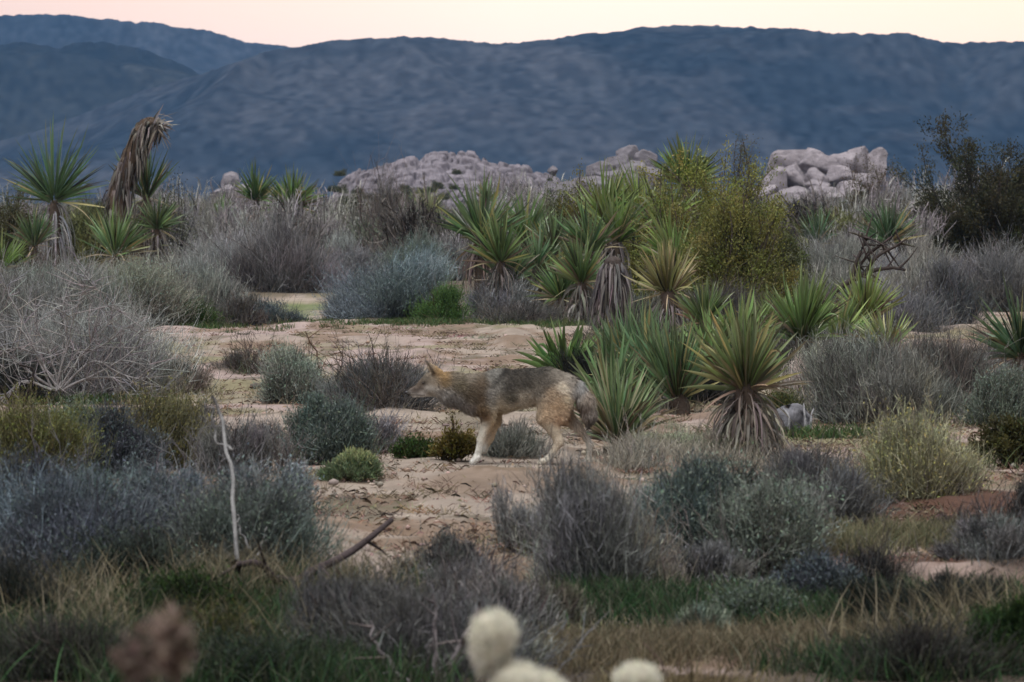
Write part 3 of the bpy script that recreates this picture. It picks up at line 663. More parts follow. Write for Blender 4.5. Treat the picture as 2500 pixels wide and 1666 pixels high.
# ---- the hooked dead yucca trunk at the left
def dead_trunk():
    p = at(322, 696); k = ppm(p); rng = np.random.default_rng(77)
    root = thing('dead_yucca', p, 'tall dead yucca trunk with shaggy grey leaves and a hooked top', 'dead yucca')
    pix = [(322, 700), (300, 600), (287, 520), (298, 445), (325, 375), (350, 318), (372, 303), (388, 318)]
    c = path([((u - 322) / k, 0, (696 - v) / k) for u, v in pix], 30); r = np.interp(np.linspace(0, 1, 30), [0, .3, .6, .85, 1], [.27, .23, .165, .14, .10])
    mt = MB(); th = np.linspace(0, 1, 30)
    tubes(mt, c[None], (r * (1 + .12 * (vnoise(th * 20, th * 0, 5) - .5)))[None], np.array([.085, .062, .045]), 12); mt.build('trunk', M_bark, root)
    m = 900; f = rng.uniform(.02, 1, m); i = np.clip((f * 29).astype(int), 0, 28); b = c[i] + (c[i + 1] - c[i]) * (f * 29 - i)[:, None]
    a = rng.uniform(0, 2 * np.pi, m); T = unit(c[i + 1] - c[i]); s1 = unit(np.cross(T, np.array([0, 1., 0]))); s2 = np.cross(T, s1)
    o = s1 * np.cos(a)[:, None] + s2 * np.sin(a)[:, None]; b = b + o * (r[i] * .9)[:, None]
    l = rng.uniform(.16, .5, m); t = np.linspace(0, 1, 5)[None, :, None]
    dn = unit(np.array([0, 0, -1.]) - T * .35); out = rng.uniform(.05, .26, m)
    P = b[:, None] + o[:, None] * (l * out)[:, None, None] * np.sqrt(t) * 1.1 + dn[:, None] * l[:, None, None] * t ** 1.3 + rng.normal(0, .03, (m, 1, 3)) * t
    P[..., 2] = np.maximum(P[..., 2], 0)
    md = MB(); ribbons(md, P, .05 * np.array([1, 1, .8, .6, .15])[None] * rng.uniform(.4, 1.1, (m, 1)), jit(rng, m, (.15, .135, .12), .5, .05), rng, fold=.3)
    # frayed end of the hook
    m = 70; d = unit(np.array([.9, 0, .05]) + rng.normal(0, .6, (m, 3))); P = leaf_curve(np.repeat(c[26:27], m, 0) + rng.normal(0, .07, (m, 3)), d, rng.uniform(.2, .48, m), rng.uniform(0, .4, m), 5)
    ribbons(md, P, .04 * np.array([1, 1, .8, .6, .1])[None] * np.ones((m, 1)), jit(rng, m, (.24, .22, .2), .3), rng, fold=.3)
    md.build('dead_leaf_skirt', M_dead, root)
dead_trunk()
def shaggy_post():
    p = at(1490, 816); k = ppm(p); rng = np.random.default_rng(78); h = 190 / k
    root = thing('dead_yucca', p, 'headless shaggy grey yucca column in the thicket, left of the yellowish yucca', 'dead yucca')
    c = path([(-.05, 0, -.03), (-.02, 0, h * .4), (.03, 0, h * .8), (.02, 0, h)], 14)
    mt = MB(); tubes(mt, c[None], (np.interp(np.linspace(0, 1, 14), [0, .5, .9, 1], [.12, .13, .1, .03]))[None], np.array([.07, .058, .052]), 12); mt.build('trunk', M_bark, root)
    m = 420; f = rng.uniform(.15, 1, m); z = f * h; a = rng.uniform(0, 2 * np.pi, m); o = np.stack([np.cos(a), np.sin(a), 0 * a], -1)
    b = np.stack([np.interp(z, c[:, 2], c[:, 0]), 0 * z, z], -1) + o * (.11 * np.where(f > .9, (1 - f) * 8 + .2, 1))[:, None]
    l = rng.uniform(.25, .55, m); t = np.linspace(0, 1, 5)[None, :, None]
    P = b[:, None] + o[:, None] * (l * rng.uniform(.12, .34, m))[:, None, None] * np.sqrt(t) - np.array([0, 0, 1.]) * l[:, None, None] * t ** 1.4 + rng.normal(0, .03, (m, 1, 3)) * t
    P[..., 2] = np.maximum(P[..., 2], 0)
    md = MB(); ribbons(md, P, .035 * np.array([1, 1, .8, .6, .15])[None] * rng.uniform(.4, 1.2, (m, 1)), jit(rng, m, (.165, .15, .145), .4, .05), rng, fold=.3); md.build('dead_leaf_skirt', M_dead, root)
shaggy_post()

# ---- creosote
creosote(1720, 752, 440, 330, 'big olive green creosote thicket in the middle right', 101, n=26000, leafc=(.19, .19, .05), stem_n=80, lowest=-.05)
creosote(1800, 782, 300, 345, 'broad feathery olive creosote standing right of the yellowish skirted yucca', 115, n=15000, leafc=(.145, .15, .042), stem_n=70, lowest=-.05)
creosote(1650, 770, 200, 250, 'olive creosote growing up behind the yellowish skirted yucca', 116, n=7000, leafc=(.145, .15, .042), stem_n=46, lowest=-.05)
creosote(1570, 752, 230, 235, 'olive creosote in the heart of the thicket between the yuccas', 113, n=9000, leafc=(.185, .185, .048), stem_n=50, lowest=0)
creosote(1440, 745, 190, 300, 'thin creosote with one leafy branch slanting up over the plain', 102, n=4200, leafc=(.12, .12, .03), stem_n=18, lean=-.02)
creosote(2420, 668, 450, 300, 'large dark creosote bush filling the right edge', 103, n=30000, leafc=(.04, .04, .018), stemc=(.06, .055, .05), stem_n=130, sz=.034, lowest=-.05)
creosote(2290, 662, 210, 190, 'lower dark creosote at the left side of the large dark one', 114, n=9000, leafc=(.045, .045, .02), stem_n=60, sz=.03, lowest=-.05)
creosote(2130, 640, 170, 235, 'brownish half dead creosote in front of the rock pile', 104, n=5200, leafc=(.085, .07, .035), stemc=(.10, .08, .06), stem_n=40)
creosote(950, 655, 150, 135, 'low olive creosote left of the thin pale yucca', 105, n=5000, leafc=(.105, .11, .035), stem_n=40, lowest=0)
creosote(2470, 1140, 165, 115, 'small dark creosote standing on bare sand at the right edge', 106, n=5200, leafc=(.05, .05, .018), stemc=(.06, .05, .04), stem_n=40, sz=.016)
creosote(1104, 1128, 112, 100, 'little olive creosote seedling at the coyote front paws', 107, n=2200, leafc=(.125, .105, .025), stemc=(.07, .05, .035), stem_n=26, sz=.011)
creosote(30, 690, 130, 245, 'dim olive creosote behind the yucca at the left edge', 108, n=6000, leafc=(.07, .07, .03), stem_n=34)
creosote(420, 690, 110, 320, 'wispy creosote with bare tops behind the hooked trunk', 109, n=1200, leafc=(.07, .075, .04), stemc=(.09, .085, .085), stem_n=22)
creosote(1830, 690, 150, 310, 'thin dusky creosote left of the rock pile', 110, n=2600, leafc=(.08, .075, .045), stem_n=30)
creosote(1330, 700, 150, 225, 'faint green creosote behind the open yucca', 111, n=4000, leafc=(.09, .105, .05), stem_n=34)
creosote(1905, 760, 170, 200, 'olive creosote shadowing the foot of the big thicket', 112, n=6500, leafc=(.085, .095, .035), stem_n=40, lowest=-.05)

# ---- scrub, back to front
SH = [
 # u, v, w, h, kind, label, extra
 (925, 665, 90, 250, 'brown', 'bare brown twiggy bush against the outcrop', dict(n=700, dens=1, stem_n=40, L=.25)),
 (560, 700, 300, 165, 'grey', 'wide grey shrub with a pale brushy top at left', dict(n=5200, col=(.20, .185, .185), clumps=40)),
 (690, 715, 240, 185, 'brown', 'dark brown heart of the wide grey shrub mound at left', dict(n=4600, col=(.125, .105, .105), clumps=34)),
 (790, 655, 160, 135, 'pale', 'pale grassy shrub behind the wide mound', dict(n=2600)),
 (860, 690, 150, 110, 'lilac', 'dim lilac grey shrub at the end of the sandy track', dict(n=2400)),
 (1010, 690, 130, 130, 'sage', 'soft green grey shrub behind the blue one', dict(n=2200)),
 (950, 782, 270, 165, 'blue', 'blue grey shrub at the edge of the clearing', dict(n=6500, clumps=40)),
 (840, 782, 90, 66, 'lilac', 'low dark twiggy shrub at the left foot of the blue one', dict(n=1100, col=(.09, .075, .075))),
 (1085, 786, 120, 92, 'green', 'bright green low plant at the right foot of the blue shrub', dict(n=1700, name='green_plant', cat='plant')),
 (1212, 780, 120, 118, 'lilac', 'pale lilac twigs at the foot of the open yucca', dict(n=1700, col=(.2, .185, .2))),
 (1260, 790, 180, 60, 'brown', 'low brown scrub under the low spreading yucca', dict(n=1300)),
 (490, 790, 215, 150, 'pale', 'silvery tufted shrub with upright tips at left', dict(n=4300, col=(.235, .235, .215), clumps=34)),
 (470, 798, 110, 62, 'green', 'dark green plant at the foot of the silvery tufted shrub', dict(n=1000, col=(.05, .085, .03))),
 (580, 795, 130, 84, 'brown', 'small brown shrub on the right of the silvery tuft', dict(n=1500)),
 (665, 792, 150, 66, 'blue', 'low dark blue scrub spreading over the track', dict(n=1700, col=(.08, .095, .10), leaf=.6)),
 (330, 800, 260, 150, 'sage', 'grey green shrub between the yuccas and the bleached bush', dict(n=3600, col=(.19, .185, .15))),
 (110, 850, 420, 220, 'grey', 'grey shrub filling the left edge behind the bleached branches', dict(n=5600, col=(.17, .165, .15), clumps=44)),
 (150, 745, 260, 90, 'sage', 'grey green brush under the far left yucca', dict(n=2400, col=(.16, .165, .14))),
 (2050, 760, 230, 170, 'pale', 'pale brushy shrub behind the fallen branch', dict(n=3600, col=(.22, .225, .205))),
 (2260, 752, 240, 165, 'pale', 'pale straw grey shrub under the big dark bush', dict(n=3800, col=(.24, .23, .21))),
 (2440, 760, 210, 170, 'lilac', 'lilac grey shrub at the right edge under the dark bush', dict(n=3200)),
 (2300, 800, 150, 130, 'dark', 'dark round shrub at the edge of the right clearing', dict(n=2200, col=(.075, .075, .08))),
 (2420, 745, 200, 110, 'dark', 'deep shadowed shrub under the big dark bush', dict(n=2200)),
 (2210, 810, 170, 120, 'lilac', 'dusky lilac shrub behind the fallen branch tip', dict(n=2200, col=(.14, .125, .14))),
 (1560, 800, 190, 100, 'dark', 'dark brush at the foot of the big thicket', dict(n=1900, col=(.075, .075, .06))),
 (1760, 800, 240, 110, 'brown', 'dark brown brush under the olive thicket', dict(n=2300, col=(.085, .07, .06))),
 (2180, 1035, 270, 225, 'grey', 'large twiggy grey brown shrub on the right', dict(n=6200, col=(.155, .145, .12), clumps=40)),
 (2260, 1005, 190, 190, 'brown', 'dark spreading twigs at the right of the large twiggy shrub', dict(n=1900, stem_n=60, L=.4)),
 (2060, 1030, 130, 170, 'sage', 'dark green grey shrub behind the pale stump', dict(n=2600, col=(.085, .10, .08))),
 (2430, 1040, 180, 150, 'sage', 'dim green shrub below the right edge yucca', dict(n=2600, col=(.11, .12, .10))),
 (2330, 930, 260, 90, 'lilac', 'thin lilac brush across the right clearing', dict(n=1700, col=(.15, .13, .125), stem_n=50)),
 (1960, 1010, 120, 150, 'straw', 'bundle of bleached upright stalks beside the front yucca', dict(n=420, stem_n=60, L=.5, col=(.34, .31, .26), stemcol=(.36, .33, .27))),
 (582, 912, 120, 66, 'brown', 'small bare bush on the sand of the left clearing', dict(n=420, stem_n=40, L=.35)),
 (730, 985, 170, 150, 'sage', 'grey green shrub with brown bare twigs above it', dict(n=3000, col=(.16, .165, .14))),
 (925, 1004, 270, 165, 'dark', 'dark twiggy shrub in front of the coyote nose', dict(n=2500, stem_n=90, L=.32, col=(.105, .10, .10), stemcol=(.055, .045, .04))),
 (820, 1130, 170, 170, 'sage', 'dark blue green shrub left of the coyote legs', dict(n=3600, col=(.085, .105, .095), clumps=30)),
 (890, 1110, 130, 110, 'lilac', 'low purplish twigs beside the dark blue green shrub', dict(n=1300, col=(.11, .09, .095))),
 (1006, 1122, 90, 62, 'green', 'dark grass green tuft left of the creosote seedling', dict(n=800, col=(.05, .06, .025))),
 (1240, 1118, 170, 90, 'grey', 'low dry grey twigs behind the coyote legs', dict(n=800, stem_n=50, col=(.15, .14, .115), L=.4)),
 (420, 960, 170, 100, 'straw', 'soft beige brush on the sand right of the bleached bush', dict(n=2300, col=(.25, .22, .185))),
 (375, 1150, 230, 200, 'yellow', 'yellow tipped bush at left', dict(n=2600, col=(.13, .12, .07), clumps=30)),
 (290, 1165, 230, 150, 'blue', 'dusky blue shrub in front of the yellow tipped bush', dict(n=3400, col=(.075, .082, .092), leaf=.7)),
 (80, 1190, 260, 190, 'olive', 'olive grassy shrub at the left edge', dict(n=3800, col=(.11, .105, .055))),
 (560, 1160, 150, 160, 'lilac', 'thin purplish twigs left of the white stem', dict(n=1200, col=(.12, .10, .10), stem_n=50)),
 (2240, 1225, 260, 210, 'yellow', 'pale yellow green dry shrub on the right', dict(n=4200, col=(.235, .225, .15), clumps=36, leaf=.35)),
 (2020, 1300, 230, 185, 'brown', 'purplish brown shrub right of the blue green one', dict(n=4200, col=(.10, .09, .092), clumps=34)),
 (1690, 1372, 210, 255, 'sage', 'dark blue green shrub at front, left one of two joined', dict(n=6800, col=(.10, .118, .11), clumps=40)),
 (1870, 1372, 230, 250, 'sage', 'grey green rounded shrub at front, right one of two joined', dict(n=7000, col=(.13, .14, .12), clumps=40)),
 (1482, 1418, 250, 310, 'grey', 'tall dry grey shrub in front of the coyote hind leg', dict(n=6500, col=(.145, .132, .125), clumps=42, stem_n=60)),
 (1390, 1445, 130, 210, 'pale', 'silvery green sprays at the left of the tall dry shrub', dict(n=1500, col=(.22, .235, .205))),
 (1580, 1420, 170, 240, 'straw', 'pale dead stems at the right of the tall dry shrub', dict(n=700, stem_n=60, col=(.26, .235, .19), stemcol=(.28, .25, .21))),
 (1720, 1440, 210, 110, 'lilac', 'low lilac grey shrub under the blue green pair', dict(n=2800, col=(.17, .155, .155))),
 (2000, 1480, 190, 130, 'blue', 'dark blue low shrub in the right foreground', dict(n=2600, col=(.065, .072, .082), leaf=.6)),
 (2130, 1450, 160, 100, 'dark', 'dark flat brush beside the dark blue low shrub', dict(n=1600)),
 (2430, 1420, 220, 130, 'grey', 'grey twiggy shrub low at the right edge', dict(n=2600, col=(.13, .125, .12))),
 (2490, 1330, 110, 150, 'dark', 'thin dark twigs at the right edge above the grey shrub', dict(n=900, stem_n=40)),
 (1115, 1395, 130, 125, 'brown', 'small dark twig ball on the lip of the bank', dict(n=1500, col=(.095, .085, .08))),
 (1000, 1400, 100, 70, 'brown', 'little dark twig tangle left of the twig ball', dict(n=600)),
 (190, 1440, 430, 300, 'blue', 'wide slate blue shrub in the left foreground', dict(n=9000, col=(.085, .095, .105), clumps=54)),
 (20, 1400, 260, 250, 'blue', 'dark blue shrub cut by the left edge in the foreground', dict(n=4200, col=(.06, .07, .08), clumps=30)),
 (540, 1430, 310, 300, 'sage', 'blurred grey green shrub behind the white stem', dict(n=6200, col=(.10, .108, .10), clumps=44)),
 (660, 1330, 120, 200, 'blue', 'pale blue wispy sprays right of the white stem', dict(n=1000, col=(.17, .175, .18))),
 (1060, 1650, 400, 250, 'brown', 'dark purplish brown shrub in the centre foreground', dict(n=5600, col=(.12, .108, .105), clumps=30, cl=.3)),
 (1240, 1560, 230, 170, 'grey', 'grey brown twigs right of the centre foreground shrub', dict(n=2600, col=(.14, .125, .115))),
 (860, 1640, 230, 250, 'brown', 'low dusky shrub left of the centre foreground shrub', dict(n=3000, col=(.09, .085, .08))),
 (40, 1560, 260, 200, 'dark', 'dark undergrowth shrub at the lower left edge', dict(n=3000, col=(.03, .04, .028))),
 (480, 1560, 300, 180, 'green', 'dark leafy green shrub low at left', dict(n=3200, col=(.035, .05, .028))),
 (2480, 1640, 200, 190, 'green', 'dark green plant in the bottom right corner', dict(n=2600, col=(.03, .055, .022))),
 (2200, 1540, 260, 130, 'dark', 'dark undergrowth along the right foreground', dict(n=2600, col=(.04, .048, .036))),
 (1640, 1800, 560, 190, 'straw', 'tawny dry brush along the bottom edge', dict(n=4200, col=(.17, .135, .075))),
]
for i, (u, v, w, h, k, lab, ex) in enumerate(SH):
    shrub(u, v, w, h, k, lab, 1000 + i, **ex)
SH2 = [
 (640, 1690, 260, 130, 'sage', 'ragged dark green weeds at the bottom, left of centre', dict(n=1500, col=(.045, .06, .04), cl=.5, L=.5, clumps=14)),
 (170, 1660, 300, 130, 'grey', 'ragged dark weeds at the bottom left', dict(n=1500, col=(.06, .06, .045), cl=.5, L=.5, clumps=14)),
 (2240, 1660, 240, 110, 'dark', 'ragged dark weeds at the bottom right', dict(n=1400, col=(.05, .05, .035), cl=.5, L=.5, clumps=14)),
 (1700, 985, 190, 120, 'dark', 'dark brush between the upright yuccas and the front yucca', dict(n=1900, col=(.055, .06, .045))),
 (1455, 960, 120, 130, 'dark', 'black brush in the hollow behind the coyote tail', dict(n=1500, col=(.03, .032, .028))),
 (1900, 945, 190, 120, 'brown', 'brown dead brush under the tall green yucca fan', dict(n=1900, col=(.09, .075, .06))),
 (1770, 890, 200, 110, 'green', 'dark green plants behind the front yucca', dict(n=1800, col=(.05, .08, .035))),
 (2080, 920, 200, 110, 'lilac', 'dim lilac brush under the bright yucca head at right', dict(n=1800, col=(.12, .11, .11))),
 (1560, 860, 150, 80, 'brown', 'low brown brush between the shaggy column and the upright yuccas', dict(n=1300, col=(.09, .08, .06))),
 (2000, 860, 180, 90, 'dark', 'dark brush behind the bright yucca heads at right', dict(n=1500, col=(.07, .07, .06))),
 (1780, 1122, 170, 74, 'straw', 'dry straw tuft left of the front yucca skirt', dict(n=1300, col=(.24, .22, .17))),
 (1650, 1112, 190, 62, 'pale', 'pale dry grassy tuft in front of the upright yuccas', dict(n=1900, col=(.25, .25, .18))),
 (1330, 775, 260, 120, 'brown', 'brown brush filling in behind the low yuccas of the thicket', dict(n=2000, col=(.09, .085, .06))),
 (1480, 735, 200, 150, 'sage', 'dusky green brush behind the shaggy column', dict(n=2200, col=(.085, .10, .06))),
 (210, 968, 420, 215, 'grey', 'tangle of pale grey twigs around the bleached branches', dict(n=4200, col=(.215, .20, .19), stem_n=90, stemcol=(.27, .25, .235), L=.36)),
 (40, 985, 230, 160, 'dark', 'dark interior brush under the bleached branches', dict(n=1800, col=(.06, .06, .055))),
 (190, 1075, 190, 95, 'sage', 'low grey green weeds below the bleached bush', dict(n=1700, col=(.105, .125, .075))),
 (470, 1105, 170, 110, 'lilac', 'low purplish brush right of the yellow tipped bush', dict(n=1500, col=(.12, .105, .10))),
 (660, 1120, 150, 90, 'lilac', 'thin low purplish brush behind the white stem', dict(n=900, col=(.125, .105, .105))),
 (1960, 1165, 170, 90, 'lilac', 'low dusky brush on the sand right of the front yucca', dict(n=1300, col=(.13, .115, .11))),
 (1880, 1050, 120, 90, 'olive', 'low olive plant at the side of the pale stump', dict(n=1100, col=(.07, .08, .04))),
 (2150, 940, 200, 120, 'straw', 'yellowish brushy top behind the large twiggy shrub', dict(n=1500, col=(.22, .20, .13))),
 (2420, 900, 170, 100, 'brown', 'thin brown brush left of the right edge yucca', dict(n=900, col=(.11, .095, .085))),
 (420, 1330, 250, 190, 'blue', 'slate blue sprays behind the wide foreground shrub', dict(n=3000, col=(.10, .11, .12))),
 (650, 1345, 210, 210, 'blue', 'grey blue sprays left of the slanting dark branch', dict(n=2600, col=(.12, .128, .13))),
 (330, 1480, 300, 170, 'sage', 'dark grey green weeds below the wide slate blue shrub', dict(n=2600, col=(.055, .07, .055))),
 (1290, 1350, 110, 150, 'pale', 'thin pale sprays at the far left of the tall dry shrub', dict(n=600, col=(.2, .195, .18))),
 (1350, 1530, 170, 120, 'brown', 'tawny brown tuft below the tall dry shrub', dict(n=1500, col=(.15, .115, .075))),
 (1700, 1560, 130, 110, 'pale', 'pale grey green weeds standing in the green grass', dict(n=1100, col=(.16, .18, .14))),
 (1850, 1530, 170, 100, 'sage', 'dull green weeds in the right foreground grass', dict(n=1500, col=(.09, .11, .075))),
 (2330, 1540, 260, 150, 'dark', 'dark tangled weeds at the lower right', dict(n=2400, col=(.045, .055, .04))),
 (2330, 1320, 170, 80, 'brown', 'low reddish brown brush on the dark red soil', dict(n=1000, col=(.11, .075, .055))),
 (920, 1560, 220, 130, 'lilac', 'dim mauve twigs behind the centre foreground shrub', dict(n=1700, col=(.12, .11, .105))),
 (1120, 1470, 190, 110, 'grey', 'soft grey twigs on the bank lip in the centre', dict(n=1300, col=(.15, .13, .125))),
 (560, 1640, 260, 150, 'olive', 'olive weeds at the bottom left of centre', dict(n=1700, col=(.065, .075, .035))),
]
for i, (u, v, w, h, k, lab, ex) in enumerate(SH2):
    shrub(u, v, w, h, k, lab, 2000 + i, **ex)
# compact green bush
def goldenbush():
    p = at(856, 1172); k = ppm(p); rng = np.random.default_rng(55); w, h = 158 / k, 66 / k
    root = thing('goldenbush', p, 'compact fresh green bush with yellowish tips on the sand before the coyote', 'bush')
    ms = MB(); ends = dome_points(rng, 90, w * .9, h * .85, .6, 1., low=.1); stems(ms, rng, ends, .005, (.10, .085, .06), base=.03); ms.build('branch', M_bark, root)
    mb = MB(); n = 9000; e = dome_points(rng, 260, w * .96, h * .92, .45, 1., lumps=16, low=.03)[rng.integers(0, 260, n)] + rng.normal(0, .013, (n, 3)); e[:, 2] = np.abs(e[:, 2])
    d = unit(rng.normal(0, .55, (n, 3)) + unit(e) + np.array([0, 0, .8])); ln = rng.uniform(.014, .032, n)[:, None]
    c = jit(rng, n, (.13, .175, .095), .25, .07); m = (e[:, 2] / h + rng.normal(0, .15, n) > .78); c[m] = jit(rng, m.sum(), (.30, .33, .16), .2)
    ribbons(mb, np.stack([e, e + d * ln * .5, e + d * ln], 1), .006 * np.array([.6, 1., .2])[None] * np.ones((n, 1)), c, rng); mb.build('foliage', M_leaf, root)
goldenbush()

# ---- distant scrub belt: copies of a few small shrubs
def belt():
    rng = np.random.default_rng(9); protos = []
    for i, (k, c) in enumerate([('grey', (.17, .168, .16)), ('sage', (.13, .145, .115)), ('pale', (.24, .24, .22)), ('brown', (.10, .09, .08)), ('olive', (.11, .115, .05))]):
        r2 = np.random.default_rng(500 + i); mb = MB(); cc = twig_dome(mb, r2, 1.6, 1.0, 1500, .014, .34, c, up=KINDS[k]['up'], cl=.22, clumps=22)
        ms = MB(); stems(ms, r2, cc, .012, KINDS[k]['st'], base=.06)
        protos.append((mb.mesh('foliage', M_twig), ms.mesh('branch', M_bark), k))
    names = {'grey': 'grey', 'sage': 'grey green', 'pale': 'pale', 'brown': 'brown', 'olive': 'olive'}
    for i in range(205):
        v = rng.uniform(0, 1); D = 100 + 330 * v ** 1.2; u = rng.uniform(-150, 2650)
        x = (u - 1250) / FPX * D; y = D; fm, bm_, k = protos[rng.integers(0, 5)]
        s = rng.uniform(.9, 1.9) * (1.1 if D > 160 else .9); sz = s * rng.uniform(.8, 1.25)
        cap = 456 if (770 < u < 1240 or 1800 < u < 2050) else 452         # the rocks stay in view above the belt
        sz = min(sz, (HOR + EYE * FPX / D - cap) / (FPX / D) / 1.05)
        o = thing('desert_shrub', (x, y, float(ground_z(x, y))), f'small {names[k]} shrub in the far scrub belt before the rocks', 'shrub', f'{names[k]} shrubs of the far scrub belt')
        o.scale = (s * rng.uniform(.9, 1.4), s, sz); o.rotation_euler = (0, 0, rng.uniform(0, 6.28))
        for nm, me in (('foliage', fm), ('branch', bm_)):
            c = bpy.data.objects.new(nm, me); COL.objects.link(c); c.parent = o
belt()

def outcrop_bushes():
    rng = np.random.default_rng(19); r2 = np.random.default_rng(520); mb = MB(); twig_dome(mb, r2, 1.5, 1.0, 900, .03, .4, (.085, .09, .05), clumps=16); me = mb.mesh('foliage', M_twig)
    for i in range(26):
        u = rng.uniform(800, 1420); v = rng.uniform(405, 480); D = 372 + (480 - v) * .45; d = ray(u, v) * (D / ray(u, v)[1])
        o = bpy.data.objects.new('desert_shrub', me); COL.objects.link(o); o.location = (d[0], d[1], EYE + d[2] - .6); s = rng.uniform(.28, .6); o.scale = (s * 1.3, s, s); o.rotation_euler = (0, 0, rng.uniform(0, 6))
        tag(o, 'small dark shrub rooted in the cracks of the low granite outcrop', 'shrub', 'dark shrubs on the granite outcrop')
outcrop_bushes()

# ---- single dead branches and stems
def limb_tree(name, label, cat, foot, mains, r0, col, seed, twigs=0, tl=.3, mat=None, part='branch'):
    """mains: list of pixel paths (u, v, depth offset in m) starting anywhere; each limb is its own part"""
    p = at(*foot); k = ppm(p); rng = np.random.default_rng(seed); root = thing(name, p, label, cat)
    for j, (pts, ra, rb) in enumerate(mains):
        c = path([((q[0] - foot[0]) / k, (q[2] if len(q) > 2 else 0), (foot[1] - q[1]) / k) for q in pts], 16)
        c = c + (fbm(np.arange(16) * .6, np.arange(16) * 0. + j, seed, 2) - .5)[:, None] * np.array([.03, .05, .02])
        mb = MB(); tubes(mb, c[None], np.linspace(ra, rb, 16)[None] * r0, np.array(col), 7)
        if twigs:
            i = rng.integers(3, 15, twigs); d = unit(c[np.minimum(i + 1, 15)] - c[i] + rng.normal(0, .08, (twigs, 3))); d = unit(d + rng.normal(0, .55, (twigs, 3)))
            ln = tl * rng.uniform(.3, 1, twigs); t = np.linspace(0, 1, 5)[None, :, None]
            P = c[i][:, None] + d[:, None] * ln[:, None, None] * t + rng.normal(0, .12, (twigs, 1, 3)) * ln[:, None, None] * t * (1 - t)
            tubes(mb, P, r0 * .35 * np.linspace(1, .3, 5)[None] * np.ones((twigs, 1)), jit(rng, twigs, col, .15), 4)
        mb.build(part, M_bark, root)
    return root
limb_tree('fallen_branch', 'dark dead branch arching behind the right yuccas', 'branch', (1985, 800),
          [([(1960, 800), (2010, 735), (2070, 690), (2120, 665), (2180, 655), (2210, 660)], 1, .3), ([(2080, 686), (2090, 640), (2108, 598), (2104, 570)], .6, .25), ([(2110, 668), (2140, 628), (2180, 605), (2205, 592)], .6, .2), ([(2100, 672), (2098, 650), (2130, 612), (2162, 590)], .5, .2)],
          .05, (.06, .05, .045), 31, 9, .4)
limb_tree('bare_bush', 'bleached bare bush with long pale curving branches at the left edge', 'bush', (140, 990),
          [([(140, 955), (60, 900), (20, 860), (-40, 800)], 1, .3), ([(140, 955), (110, 890), (70, 840), (40, 790)], 1, .25), ([(145, 955), (150, 880), (165, 820), (150, 760), (160, 720)], 1, .2),
           ([(145, 950), (180, 870), (240, 850), (310, 800), (370, 770)], .9, .2), ([(150, 950), (230, 880), (300, 915), (360, 920), (368, 880)], .9, .2), ([(150, 955), (200, 930), (290, 920), (340, 945), (380, 975)], .8, .2),
           ([(140, 950), (90, 870), (30, 850), (-30, 880)], .9, .25), ([(140, 945), (175, 800), (200, 720), (206, 690)], .8, .2), ([(150, 945), (220, 830), (245, 740), (225, 690), (205, 665)], .8, .2),
           ([(130, 950), (60, 930), (20, 960), (-20, 1000)], 1, .3), ([(140, 948), (120, 850), (90, 800), (84, 740)], .8, .2), ([(150, 950), (260, 900), (330, 850), (345, 800)], .8, .2), ([(130, 950), (40, 760), (10, 690), (-6, 650)], .8, .2),
           ([(145, 950), (190, 880), (270, 780), (280, 740)], .7, .2)],
          .0115, (.29, .28, .275), 32, 40, .34)
limb_tree('bare_bush', 'dark bent stems leaning at the far left edge', 'bush', (40, 1030),
          [([(40, 1030), (60, 980), (80, 930), (76, 900), (40, 890)], 1.1, .4), ([(34, 1030), (20, 980), (-10, 930)], 1, .4)], .014, (.035, .03, .028), 36, 2, .2)
limb_tree('bare_bush', 'brown forked dead stems standing in the dark twiggy shrub', 'bush', (800, 985),
          [([(800, 985), (785, 920), (770, 860), (746, 808)], 1, .3), ([(800, 985), (820, 930), (836, 880), (830, 850)], .8, .3), ([(790, 950), (770, 930), (745, 905)], .6, .3), ([(805, 980), (850, 920), (905, 890), (940, 870)], .7, .25),
           ([(800, 980), (760, 960), (720, 940), (690, 900)], .6, .25), ([(805, 985), (870, 950), (930, 930), (990, 900)], .7, .25)], .011, (.12, .075, .05), 33, 9, .2)
limb_tree('dead_stem', 'tall bare white stem with a curled side shoot in the left foreground', 'stem', (616, 1470),  # one lone dead stem with side shoots
          [([(616, 1470), (606, 1380, -.5), (596, 1290, -.5), (584, 1180, -.4), (566, 1090, -.3), (540, 1010, -.2), (528, 960, -.2)], 1, .55), ([(568, 1098), (540, 1088), (524, 1060), (522, 1020), (518, 990)], .6, .3), ([(606, 1340), (585, 1290), (575, 1250)], .5, .25),
           ([(612, 1385), (635, 1340), (648, 1290)], .45, .2)], .011, (.25, .25, .245), 34, 0)
limb_tree('dead_branch', 'dark bare branch slanting across the sand in the left foreground', 'branch', (722, 1430),
          [([(722, 1440), (728, 1400, -.25), (742, 1355, -.5), (800, 1322, -.5), (862, 1292, -.45), (910, 1258, -.4), (960, 1218, -.3)], 1, .45), ([(742, 1355, -.5), (690, 1345, -.6), (650, 1310, -.7), (600, 1308, -.7)], .7, .5), ([(745, 1368), (800, 1388), (850, 1404), (890, 1420)], .6, .3),
           ([(600, 1308, -.7), (580, 1360, -.6), (556, 1420, -.5), (545, 1450, -.5)], .9, .9)], .025, (.07, .056, .056), 35, 3, .25)
